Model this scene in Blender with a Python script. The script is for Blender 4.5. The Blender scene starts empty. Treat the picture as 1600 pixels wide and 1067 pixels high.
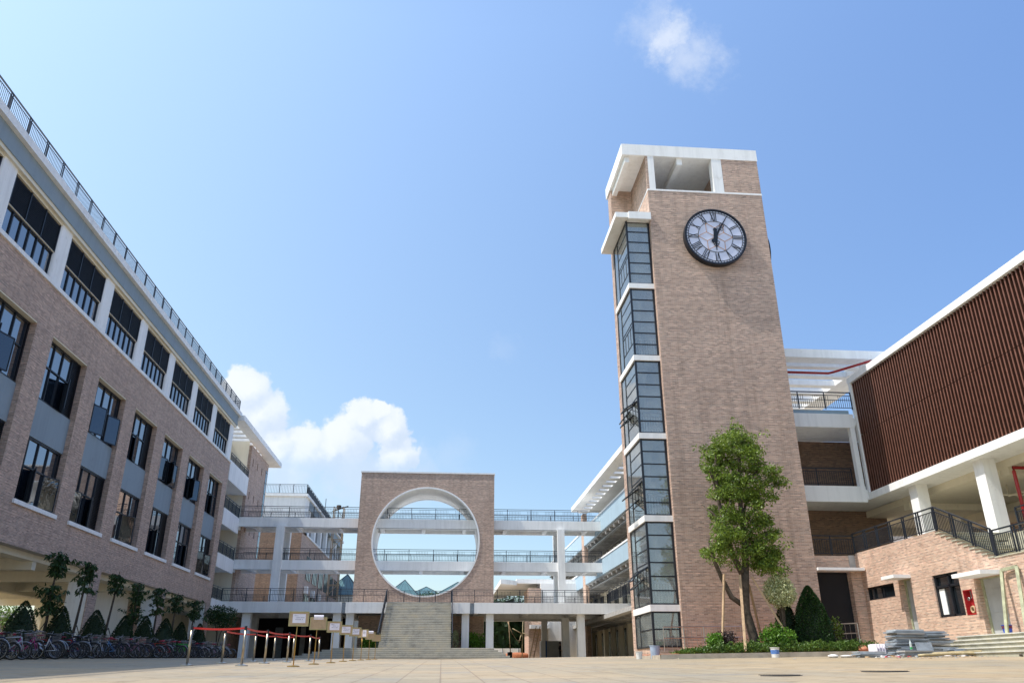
import bpy, math, random
from mathutils import Vector, Matrix
R = math.radians
rnd = random.Random(7)
sc = bpy.context.scene
C = sc.collection
PI = math.pi

# ------------------------------------------------------------------ helpers
class MB:
    """collects faces and links them as one mesh object"""
    def __init__(s): s.v = []; s.f = []; s.m = []
    def add(s, vs, fs, mi=0):
        o = len(s.v); s.v += [tuple(p) for p in vs]
        for f in fs: s.f.append([o + i for i in f]); s.m.append(mi)
    def box(s, x0, x1, y0, y1, z0, z1, mi=0):
        if x0 > x1: x0, x1 = x1, x0
        if y0 > y1: y0, y1 = y1, y0
        if z0 > z1: z0, z1 = z1, z0
        s.add([(x0,y0,z0),(x1,y0,z0),(x1,y1,z0),(x0,y1,z0),(x0,y0,z1),(x1,y0,z1),(x1,y1,z1),(x0,y1,z1)],
              [(0,3,2,1),(4,5,6,7),(0,1,5,4),(1,2,6,5),(2,3,7,6),(3,0,4,7)], mi)
    def bar(s, p, q, w, t=None, up=(0,0,1), mi=0):
        t = w if t is None else t
        p = Vector(p); q = Vector(q); d = (q - p)
        if d.length < 1e-6: return
        d.normalize(); u = Vector(up)
        if abs(d.dot(u)) > .98: u = Vector((0,1,0)) if abs(d.y) < .9 else Vector((1,0,0))
        a = d.cross(u).normalized(); b = a.cross(d).normalized()
        a *= w/2; b *= t/2
        vs = [p-a-b, p+a-b, p+a+b, p-a+b, q-a-b, q+a-b, q+a+b, q-a+b]
        s.add(vs, [(0,1,2,3),(7,6,5,4),(0,4,5,1),(1,5,6,2),(2,6,7,3),(3,7,4,0)], mi)
    def tube(s, pts, rs, n=8, mi=0, cap=True):
        pts = [Vector(p) for p in pts]
        if not isinstance(rs, (list, tuple)): rs = [rs]*len(pts)
        rings = []
        for i, p in enumerate(pts):
            d = (pts[min(i+1, len(pts)-1)] - pts[max(i-1, 0)]).normalized()
            u = Vector((0,0,1)) if abs(d.z) < .9 else Vector((1,0,0))
            a = d.cross(u).normalized(); b = d.cross(a).normalized()
            rings.append([p + rs[i]*(a*math.cos(2*PI*k/n) + b*math.sin(2*PI*k/n)) for k in range(n)])
        o = len(s.v)
        for r_ in rings: s.v += [tuple(v) for v in r_]
        for i in range(len(pts)-1):
            for k in range(n):
                s.f.append([o+i*n+k, o+i*n+(k+1)%n, o+(i+1)*n+(k+1)%n, o+(i+1)*n+k]); s.m.append(mi)
        if cap:
            s.f.append([o+k for k in range(n)][::-1]); s.m.append(mi)
            s.f.append([o+(len(pts)-1)*n+k for k in range(n)]); s.m.append(mi)
    def lathe(s, c, prof, n=16, mi=0):
        c = Vector(c); o = len(s.v)
        for (r_, z) in prof:
            for k in range(n): s.v.append((c.x + r_*math.cos(2*PI*k/n), c.y + r_*math.sin(2*PI*k/n), c.z + z))
        for i in range(len(prof)-1):
            for k in range(n):
                s.f.append([o+i*n+k, o+i*n+(k+1)%n, o+(i+1)*n+(k+1)%n, o+(i+1)*n+k]); s.m.append(mi)
        s.f.append([o+k for k in range(n)][::-1]); s.m.append(mi)
        s.f.append([o+(len(prof)-1)*n+k for k in range(n)]); s.m.append(mi)
    def prism(s, poly, y0, y1, ax='y', mi=0):
        n = len(poly)
        def P(a, b, t):
            return (a, t, b) if ax == 'y' else ((t, a, b) if ax == 'x' else (a, b, t))
        vs = [P(a, b, y0) for a, b in poly] + [P(a, b, y1) for a, b in poly]
        fs = [list(range(n))[::-1], list(range(n, 2*n))] + [(i, (i+1)%n, n+(i+1)%n, n+i) for i in range(n)]
        s.add(vs, fs, mi)
    def torus(s, c, Rr, r_, axis='y', n=28, k=6, a0=0, a1=2*PI, mi=0):
        c = Vector(c); full = abs(a1-a0-2*PI) < 1e-6
        N = n if full else n+1; o = len(s.v)
        for i in range(N):
            a = a0 + (a1-a0)*i/n
            for j in range(k):
                b = 2*PI*j/k; rr = Rr + r_*math.cos(b); w = r_*math.sin(b)
                x, z = rr*math.cos(a), rr*math.sin(a)
                p = {'y':(x,w,z), 'x':(w,x,z), 'z':(x,z,w)}[axis]
                s.v.append(tuple(c + Vector(p)))
        for i in range(n):
            i2 = (i+1) % N
            for j in range(k):
                s.f.append([o+i*k+j, o+i*k+(j+1)%k, o+i2*k+(j+1)%k, o+i2*k+j]); s.m.append(mi)
    def leaf(s, p, d, up, L, W, mi=0):
        side = d.cross(up)
        if side.length < 1e-4: side = Vector((1,0,0))
        side = side.normalized()*W/2
        s.add([p, p+d*L*.5+side, p+d*L, p+d*L*.5-side], [(0,1,2,3)], mi)
    def build(s, name, mat, parent=None, smooth=False, fix=True):
        me = bpy.data.meshes.new(name); me.from_pydata(s.v, [], s.f)
        mats = mat if isinstance(mat, (list, tuple)) else [mat]
        for m_ in mats: me.materials.append(m_)
        if len(mats) > 1: me.polygons.foreach_set('material_index', s.m)
        if smooth: me.polygons.foreach_set('use_smooth', [True]*len(me.polygons))
        me.update()
        o = bpy.data.objects.new(name, me); C.objects.link(o)
        if parent is not None: o.parent = parent; o.matrix_parent_inverse = Matrix.Identity(4)
        if parent is not None:
            # meshes are written in world numbers: bring them into the parent's frame
            off = world_of(parent)
            if off.length > 0:
                for v_ in me.vertices: v_.co -= off
        return o

_base = {}
def world_of(o):
    v = Vector((0,0,0))
    while o is not None:
        v += o.location; o = o.parent
    return v
def tag(o, label=None, cat=None, group=None, kind=None):
    if label: o['label'] = label
    if cat: o['category'] = cat
    if group: o['group'] = group
    if kind: o['kind'] = kind
    return o
def thing(name, label, cat, loc=(0,0,0), group=None):
    o = bpy.data.objects.new(name, None); C.objects.link(o); o.location = loc
    o.empty_display_size = .3
    return tag(o, label, cat, group)
def copy_tree(o, parent=None):
    c = o.copy(); C.objects.link(c)
    if parent is not None: c.parent = parent
    for ch in [k for k in bpy.data.objects if k.parent == o]: copy_tree(ch, c)
    return c

# ------------------------------------------------------------------ materials
def newmat(name):
    m = bpy.data.materials.new(name); m.use_nodes = True
    nt = m.node_tree; b = nt.nodes['Principled BSDF']
    return m, nt, b
def rgb(c): return (c[0], c[1], c[2], 1)
def N(nt, t, **kw):
    n = nt.nodes.new(t)
    for k, v in kw.items():
        if k.startswith('i_'): n.inputs[k[2:]].default_value = v
        elif k.startswith('n'):
            try: n.inputs[int(k[1:])].default_value = v
            except ValueError: setattr(n, k, v)
        else: setattr(n, k, v)
    return n
def math_(nt, op, a, b=None, c=None):
    n = nt.nodes.new('ShaderNodeMath'); n.operation = op
    for i, x in enumerate((a, b, c)):
        if x is None: continue
        if isinstance(x, (int, float)): n.inputs[i].default_value = x
        else: nt.links.new(x, n.inputs[i])
    return n.outputs[0]
def noise_(nt, scale, detail=4, rough=.55, vec=None):
    n = nt.nodes.new('ShaderNodeTexNoise'); n.inputs['Scale'].default_value = scale
    n.inputs['Detail'].default_value = detail; n.inputs['Roughness'].default_value = rough
    if vec is None:
        g = nt.nodes.new('ShaderNodeNewGeometry'); vec = g.outputs['Position']
    nt.links.new(vec, n.inputs['Vector'])
    return n.outputs['Fac']
def mixc(nt, fac, a, b, mode='MIX'):
    n = nt.nodes.new('ShaderNodeMix'); n.data_type = 'RGBA'; n.blend_type = mode
    for i, x in ((0, fac), (6, a), (7, b)):
        if isinstance(x, (int, float)): n.inputs[i].default_value = x
        elif isinstance(x, tuple): n.inputs[i].default_value = rgb(x)
        else: nt.links.new(x, n.inputs[i])
    return n.outputs[2]
def ramp(nt, fac, stops):
    n = nt.nodes.new('ShaderNodeValToRGB'); cr = n.color_ramp
    while len(cr.elements) > 1: cr.elements.remove(cr.elements[-1])
    cr.elements[0].position = stops[0][0]; cr.elements[0].color = rgb(stops[0][1])
    for p, c in stops[1:]:
        e = cr.elements.new(p); e.color = rgb(c)
    nt.links.new(fac, n.inputs[0]); return n.outputs[0]
def bump(nt, b, h, strength=.3, dist=.01):
    n = nt.nodes.new('ShaderNodeBump'); n.inputs['Strength'].default_value = strength; n.inputs['Distance'].default_value = dist
    nt.links.new(h, n.inputs['Height']); nt.links.new(n.outputs[0], b.inputs['Normal'])

def plain(name, col, rough=.6, metal=0, var=.12, scale=1.5, spec=None, fine=0):
    m, nt, b = newmat(name)
    f = noise_(nt, scale, 5)
    lo = tuple(c*(1-var) for c in col); hi = tuple(min(1, c*(1+var)) for c in col)
    col_o = ramp(nt, f, [(.3, lo), (.7, hi)])
    nt.links.new(col_o, b.inputs['Base Color'])
    b.inputs['Roughness'].default_value = rough; b.inputs['Metallic'].default_value = metal
    if spec is not None: b.inputs['Specular IOR Level'].default_value = spec
    if fine: bump(nt, b, noise_(nt, fine, 4), .25, .01)
    return m

def paint(name, col, streak=.12):
    """plaster paint with faint rain streaks and patches"""
    m, nt, b = newmat(name)
    g = nt.nodes.new('ShaderNodeNewGeometry')
    mp = nt.nodes.new('ShaderNodeMapping'); mp.inputs['Scale'].default_value = (2.2, 2.2, .16)
    nt.links.new(g.outputs['Position'], mp.inputs['Vector'])
    st = noise_(nt, 1.6, 6, .6, mp.outputs[0])
    pt = noise_(nt, .5, 5)
    f = math_(nt, 'ADD', math_(nt, 'MULTIPLY', st, .6), math_(nt, 'MULTIPLY', pt, .4))
    lo = tuple(c*(1-streak) for c in col)
    grim = ramp(nt, noise_(nt, 2.3, 8, .75), [(.30, (.87,.86,.84)), (.42, (1,1,1))])
    nt.links.new(mixc(nt, 1.0, ramp(nt, f, [(.38, lo), (.54, col)]), grim, 'MULTIPLY'), b.inputs['Base Color'])
    b.inputs['Roughness'].default_value = .75
    bump(nt, b, noise_(nt, 14, 4), .15, .01)
    return m

def brick(name, tones, mortar, bw=.20, bh=.060, stain=.10):
    m, nt, b = newmat(name)
    g = nt.nodes.new('ShaderNodeNewGeometry')
    sp = nt.nodes.new('ShaderNodeSeparateXYZ'); nt.links.new(g.outputs['Position'], sp.inputs[0])
    sn = nt.nodes.new('ShaderNodeSeparateXYZ'); nt.links.new(g.outputs['True Normal'], sn.inputs[0])
    isx = math_(nt, 'GREATER_THAN', math_(nt, 'ABSOLUTE', sn.outputs[0]), math_(nt, 'ABSOLUTE', sn.outputs[1]))
    u = math_(nt, 'ADD', math_(nt, 'MULTIPLY', sp.outputs[1], isx),
              math_(nt, 'MULTIPLY', sp.outputs[0], math_(nt, 'SUBTRACT', 1.0, isx)))
    row = math_(nt, 'DIVIDE', sp.outputs[2], bh); rf = math_(nt, 'FLOOR', row)
    odd = math_(nt, 'MULTIPLY', math_(nt, 'FLOORED_MODULO', rf, 2.0), .5)
    uu = math_(nt, 'ADD', math_(nt, 'DIVIDE', u, bw), odd); uf = math_(nt, 'FLOOR', uu)
    cv = nt.nodes.new('ShaderNodeCombineXYZ'); nt.links.new(uf, cv.inputs[0]); nt.links.new(rf, cv.inputs[1]); nt.links.new(isx, cv.inputs[2])
    wn = nt.nodes.new('ShaderNodeTexWhiteNoise'); wn.noise_dimensions = '3D'; nt.links.new(cv.outputs[0], wn.inputs['Vector'])
    n = len(tones)
    col = ramp(nt, wn.outputs['Value'], [(i/(n-1), t) for i, t in enumerate(tones)])
    wr = nt.nodes.new('ShaderNodeTexWhiteNoise'); wr.noise_dimensions = '1D'; nt.links.new(rf, wr.inputs['W'])
    col = mixc(nt, 1.0, col, ramp(nt, wr.outputs['Value'], [(0, (.90,.90,.90)), (1, (1.10,1.10,1.10))]), 'MULTIPLY')
    even = math_(nt, 'MULTIPLY', math_(nt, 'LESS_THAN', math_(nt, 'FLOORED_MODULO', rf, 2.0), .5), math_(nt, 'GREATER_THAN', wn.outputs['Value'], .40))
    col = mixc(nt, even, col, mixc(nt, 1.0, col, (.76,.75,.75), 'MULTIPLY'))
    fu = math_(nt, 'FRACT', uu); fr = math_(nt, 'FRACT', row)
    mj = math_(nt, 'MAXIMUM', math_(nt, 'GREATER_THAN', math_(nt, 'ABSOLUTE', math_(nt, 'SUBTRACT', fu, .5)), .5-.018),
               math_(nt, 'GREATER_THAN', math_(nt, 'ABSOLUTE', math_(nt, 'SUBTRACT', fr, .5)), .5-.085))
    col = mixc(nt, mj, col, mortar)
    big = noise_(nt, .35, 6, .62)
    sh = ramp(nt, big, [(.3, (1-stain,)*3), (.62, (1+stain*.6,)*3)])
    col = mixc(nt, 1.0, col, sh, 'MULTIPLY')
    mp = nt.nodes.new('ShaderNodeMapping'); mp.inputs['Scale'].default_value = (2.6, 2.6, .12); nt.links.new(g.outputs['Position'], mp.inputs['Vector'])
    col = mixc(nt, 1.0, col, ramp(nt, noise_(nt, 1.0, 6, .65, mp.outputs[0]), [(.30, (.80,.79,.78)), (.48, (1,1,1))]), 'MULTIPLY')
    # pale lime bloom in patches
    ef = ramp(nt, noise_(nt, .9, 7, .7), [(.63, (0,0,0)), (.78, (.35,.35,.35))])
    col = mixc(nt, ef, col, (.42,.40,.38))
    nt.links.new(col, b.inputs['Base Color'])
    b.inputs['Roughness'].default_value = .82
    bump(nt, b, math_(nt, 'SUBTRACT', 1.0, mj), .5, .008)
    return m

M = {}
tones = [(0.293,0.194,0.146), (0.530,0.351,0.259), (0.416,0.282,0.213), (0.659,0.454,0.341), (0.472,0.305,0.227), (0.370,0.262,0.207), (0.588,0.410,0.308)]
M['brick'] = brick('brick_mixed', tones, (.56,.50,.44))
warm = [(0.407,0.264,0.193), (0.636,0.431,0.312), (0.525,0.340,0.247), (0.691,0.488,0.355), (0.599,0.369,0.267), (0.433,0.307,0.238), (0.655,0.474,0.352)]
M['brick_warm'] = brick('brick_warm', warm, (.56,.50,.43), .18, .050)
M['brick_dark'] = brick('brick_dark', [tuple(x*k for x, k in zip(t_, (.50,.44,.38))) for t_ in tones], (.25,.21,.17))  # copy of the mixed brick tones, scaled darker
M['white'] = paint('white_paint', (.87,.87,.85), .11)
M['cream'] = paint('cream_plaster', (.76,.70,.56), .07)
M['blue'] = paint('pale_blue_paint', (.36,.48,.56), .10)
M['blue_dim'] = paint('grey_blue_paint', (.26,.32,.36), .10)
M['dark'] = plain('dark_metal', (.018,.021,.028), .42, .3, .2, 4)
M['rail'] = plain('railing_paint', (.022,.028,.04), .4, .2, .2, 4)
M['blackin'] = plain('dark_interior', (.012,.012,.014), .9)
M['concrete'] = plain('concrete', (.36,.35,.33), .85, 0, .18, 3, fine=20)
M['slab_grey'] = plain('grey_stone', (.25,.285,.32), .7, 0, .25, 5, fine=25)
M['steel'] = plain('brushed_steel', (.42,.42,.42), .3, .9, .15, 10)
M['brass'] = plain('brass', (.42,.26,.07), .35, .8, .15, 8)
M['red'] = plain('red_belt', (.55,.02,.015), .5, 0, .1, 4)
M['redpipe'] = plain('red_pipe', (.33,.015,.015), .35, 0, .12, 4)
M['paper'] = plain('paper', (.78,.74,.80), .8, 0, .05, 8)
M['ink'] = plain('ink', (.06,.05,.08), .8)
M['cork'] = plain('cardboard', (.46,.32,.19), .85, 0, .12, 12)
M['bark'] = plain('bark', (.075,.058,.042), .95, 0, .45, 9, fine=18)
M['timber'] = plain('timber_prop', (.42,.29,.17), .8, 0, .25, 8)
M['bamboo'] = plain('bamboo', (.42,.34,.19), .6, 0, .25, 6)
M['rubber'] = plain('rubber', (.014,.014,.015), .6)
M['silver'] = plain('silver_metal', (.26,.26,.28), .38, .8, .12, 12)
M['soil'] = plain('red_soil', (.36,.13,.06), .95, 0, .3, 6, fine=10)
M['skin'] = plain('skin', (.32,.19,.13), .6)
M['cloth_navy'] = plain('navy_cloth', (.02,.022,.035), .9)
M['terra'] = plain('orange_clay', (.52,.22,.12), .8)
M['redbox'] = plain('red_box_paint', (.42,.025,.03), .5, 0, .35, 9)
M['plaster_grey'] = plain('grey_render', (.40,.41,.41), .85, 0, .12, 2)
M['greenframe'] = plain('olive_frame', (.36,.37,.24), .7, 0, .3, 5)
M['dark_backing'] = plain('black_backing', (.01,.010,.011), .9, 0, .3, 3)

# stone steps: joints and grime
def stone_steps(name, col):
    m, nt, b = newmat(name)
    f = noise_(nt, 1.1, 7, .65); f2 = noise_(nt, 9, 5)
    c = ramp(nt, f, [(.28, tuple(x*.66 for x in col)), (.5, col), (.72, (col[0]*1.1, col[1]*1.03, col[2]*.9))])
    c = mixc(nt, .3, c, ramp(nt, f2, [(.35, (.6,.6,.6)), (.65, (1,1,1))]), 'MULTIPLY')
    nt.links.new(c, b.inputs['Base Color']); b.inputs['Roughness'].default_value = .7
    bump(nt, b, f2, .2, .01)
    return m
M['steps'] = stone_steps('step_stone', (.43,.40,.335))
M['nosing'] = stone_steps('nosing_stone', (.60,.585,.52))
M['steps_warm'] = stone_steps('pale_step_stone', (.46,.44,.34))

# opaque reflective glazing of rooms that are dark inside
def mirror_glass(name, base, ior=2.2, rough=.02, wav=.25):
    m, nt, b = newmat(name)
    b.inputs['Base Color'].default_value = rgb(base); b.inputs['Roughness'].default_value = rough
    b.inputs['IOR'].default_value = ior
    bump(nt, b, noise_(nt, .9, 3, .5), wav, .03)
    return m
M['glass'] = mirror_glass('window_glass', (.012,.018,.028), 4.2, .02, .10)
M['glass_dark'] = mirror_glass('casement_glass', (.010,.014,.018), 2.0, .03, .6)
M['glass_blue'] = mirror_glass('blue_glass', (.03,.07,.13), 2.1)
# see-through panes
def clear_glass(name, tint, refl=.10):
    m, nt, b = newmat(name); nt.nodes.remove(b)
    out = nt.nodes['Material Output']
    t = nt.nodes.new('ShaderNodeBsdfTransparent'); t.inputs[0].default_value = rgb(tint)
    gl = nt.nodes.new('ShaderNodeBsdfGlossy'); gl.inputs['Roughness'].default_value = .02
    fr = nt.nodes.new('ShaderNodeFresnel'); fr.inputs[0].default_value = 1.5
    f = math_(nt, 'ADD', fr.outputs[0], refl)
    mx = nt.nodes.new('ShaderNodeMixShader'); nt.links.new(f, mx.inputs[0]); nt.links.new(gl.outputs[0], mx.inputs[2])
    df = nt.nodes.new('ShaderNodeBsdfDiffuse'); df.inputs[0].default_value = (.55,.60,.58,1); m2 = nt.nodes.new('ShaderNodeMixShader')
    nt.links.new(ramp(nt, noise_(nt, 1.2, 5), [(.3, (.18,)*3), (.7, (.36,)*3)]), m2.inputs[0]); nt.links.new(t.outputs[0], m2.inputs[1]); nt.links.new(df.outputs[0], m2.inputs[2]); nt.links.new(m2.outputs[0], mx.inputs[1])
    nt.links.new(mx.outputs[0], out.inputs[0])
    return m
M['clear'] = clear_glass('clear_glass', (.92,.95,.95), .13)
M['green_glass'] = mirror_glass('green_roof_glass', (.085,.17,.175), 1.45, .35, .1)

def foliage(name, dark, lite, scale=1.3, rough=.5):
    m, nt, b = newmat(name)
    oi = nt.nodes.new('ShaderNodeNewGeometry')
    f = noise_(nt, scale, 3); rn = oi.outputs['Random Per Island']
    k = math_(nt, 'ADD', math_(nt, 'MULTIPLY', f, .6), math_(nt, 'MULTIPLY', rn, .45))
    c = ramp(nt, k, [(.25, dark), (.75, lite)])
    nt.links.new(c, b.inputs['Base Color']); b.inputs['Roughness'].default_value = rough
    # light through the blade
    tr = nt.nodes.new('ShaderNodeBsdfTranslucent'); nt.links.new(c, tr.inputs[0])
    mx = nt.nodes.new('ShaderNodeMixShader'); mx.inputs[0].default_value = .3
    out = nt.nodes['Material Output']
    nt.links.new(b.outputs[0], mx.inputs[1]); nt.links.new(tr.outputs[0], mx.inputs[2]); nt.links.new(mx.outputs[0], out.inputs[0])
    return m
M['leaf'] = foliage('tree_leaves', (.045,.09,.012), (.24,.34,.04))
M['leaf_dark'] = foliage('dark_leaves', (.010,.030,.008), (.045,.10,.02))
M['leaf_cone'] = foliage('cone_shrub_leaves', (.008,.024,.008), (.03,.068,.016))
M['leaf_varieg'] = foliage('variegated_leaves', (.30,.36,.12), (.78,.78,.50))
M['leaf_bright'] = foliage('bright_leaves', (.06,.14,.015), (.16,.34,.03))
M['leaf_purple'] = foliage('purple_leaves', (.025,.018,.022), (.09,.06,.05))
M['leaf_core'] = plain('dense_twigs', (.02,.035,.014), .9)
M['hedge'] = foliage('hedge_leaves', (.035,.085,.015), (.14,.24,.04))
M['leaf_far'] = foliage('far_leaves', (.02,.045,.02), (.08,.15,.04), .4)
M['cone_deep'] = foliage('deep_green_leaves', (.012,.04,.012), (.05,.12,.025))

# plaza paving
def paving():
    m, nt, b = newmat('plaza_paving')
    g = nt.nodes.new('ShaderNodeNewGeometry')
    sp = nt.nodes.new('ShaderNodeSeparateXYZ'); nt.links.new(g.outputs['Position'], sp.inputs[0])
    S = .6
    ux = math_(nt, 'DIVIDE', sp.outputs[0], S); uy = math_(nt, 'DIVIDE', sp.outputs[1], S)
    cx_ = math_(nt, 'FLOOR', ux); cy_ = math_(nt, 'FLOOR', uy)
    cv = nt.nodes.new('ShaderNodeCombineXYZ'); nt.links.new(cx_, cv.inputs[0]); nt.links.new(cy_, cv.inputs[1])
    wn = nt.nodes.new('ShaderNodeTexWhiteNoise'); wn.noise_dimensions = '3D'; nt.links.new(cv.outputs[0], wn.inputs['Vector'])
    col = ramp(nt, wn.outputs['Value'], [(0, (.36,.285,.18)), (.3, (.41,.33,.215)), (.55, (.385,.32,.22)), (.8, (.43,.345,.22)), (1, (.33,.29,.225))])
    jx = math_(nt, 'GREATER_THAN', math_(nt, 'ABSOLUTE', math_(nt, 'SUBTRACT', math_(nt, 'FRACT', ux), .5)), .5-.022)
    jy = math_(nt, 'GREATER_THAN', math_(nt, 'ABSOLUTE', math_(nt, 'SUBTRACT', math_(nt, 'FRACT', uy), .5)), .5-.022)
    j = math_(nt, 'MAXIMUM', jx, jy)
    col = mixc(nt, math_(nt, 'MULTIPLY', j, .62), col, (.20,.135,.085))
    big = math_(nt, 'FLOOR', math_(nt, 'DIVIDE', sp.outputs[0], 3.2)); big2 = math_(nt, 'FLOOR', math_(nt, 'DIVIDE', sp.outputs[1], 3.2))
    cv2 = nt.nodes.new('ShaderNodeCombineXYZ'); nt.links.new(big, cv2.inputs[0]); nt.links.new(big2, cv2.inputs[1]); wn2 = nt.nodes.new('ShaderNodeTexWhiteNoise'); nt.links.new(cv2.outputs[0], wn2.inputs['Vector'])
    col = mixc(nt, 1.0, col, ramp(nt, wn2.outputs['Value'], [(0, (.90,.93,.97)), (.5, (1,1,1)), (1, (1.05,1.02,.97))]), 'MULTIPLY')
    grime = noise_(nt, .22, 7, .65)
    col = mixc(nt, 1.0, col, ramp(nt, grime, [(.36, (.80,.83,.86)), (.6, (1.04,1.0,.95))]), 'MULTIPLY')
    sp2 = noise_(nt, 3.0, 8, .75)
    col = mixc(nt, 1.0, col, ramp(nt, sp2, [(.36, (.66,.63,.60)), (.47, (1,1,1))]), 'MULTIPLY')
    nt.links.new(col, b.inputs['Base Color']); b.inputs['Roughness'].default_value = .62
    bump(nt, b, math_(nt, 'SUBTRACT', noise_(nt, 30, 3), j), .25, .004)
    return m
M['paving'] = paving()

# ------------------------------------------------------------------ ground
GP = [(-60,-1.2),(0,-.43),(11.5,-.144),(22,.12),(38,.47),(60,.84),(78,1.03),(100,1.10),(200,1.2),(5000,1.2)]
def gy(y):
    for (a, za), (b_, zb) in zip(GP, GP[1:]):
        if y <= b_: return za + (zb-za)*(y-a)/(b_-a)
    return 1.2
def ground_z(x, y):
    z = gy(y-1.5)*.25 + gy(y)*.5 + gy(y+1.5)*.25
    fade = max(0, 1 - max(0, y-60)/40)
    return z + fade*(.015*min(x, 25) if x > 0 else .006*min(-x, 25))
def ground():
    xs = [-2500,-400,-120,-60,-40,-30] + [ -25+2.5*i for i in range(21)] + [30,40,60,120,400,2500]
    ys = [-400,-60,-20,-8] + [-4+1.5*i for i in range(75)] + [115,130,160,200,400,1200,5000]
    mb = MB(); n = len(xs)
    for y in ys:
        for x in xs: mb.v.append((x, y, ground_z(x, y)))
    for j in range(len(ys)-1):
        for i in range(n-1):
            mb.f.append([j*n+i, j*n+i+1, (j+1)*n+i+1, (j+1)*n+i]); mb.m.append(0)
    o = mb.build('ground', M['paving'], smooth=True); tag(o, kind='structure')
ground()

# ------------------------------------------------------------------ railings
def railing(mb, A, B, h=1.1, post=1.8, bal=.13, r=.022, pr=.055, deco=False, double=False):
    A = Vector(A); B = Vector(B); L = (B-A).length
    if L < .05: return
    n = max(1, round(L/post)); zz = Vector((0,0,1))
    mb.bar(A+zz*h, B+zz*h, .07, .045)
    mb.bar(A+zz*(h-.16), B+zz*(h-.16), .03, .03)
    mb.bar(A+zz*.09, B+zz*.09, .03, .03)
    if deco: mb.bar(A+zz*(h*.55), B+zz*(h*.55), .03, .03)
    for i in range(n+1):
        p = A.lerp(B, i/n)
        if double and 0 < i < n:
            d = (B-A).normalized()*.07
            for q in (p-d, p+d): mb.bar(q, q+zz*h, pr*.7)
        else: mb.bar(p, p+zz*h, pr)
    k = int(L/bal)
    for i in range(1, k):
        p = A.lerp(B, i/k)
        top = h-.16
        if deco and (i//4) % 3 == 1: top = h*.55
        mb.bar(p+zz*.09, p+zz*top, r)

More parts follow.
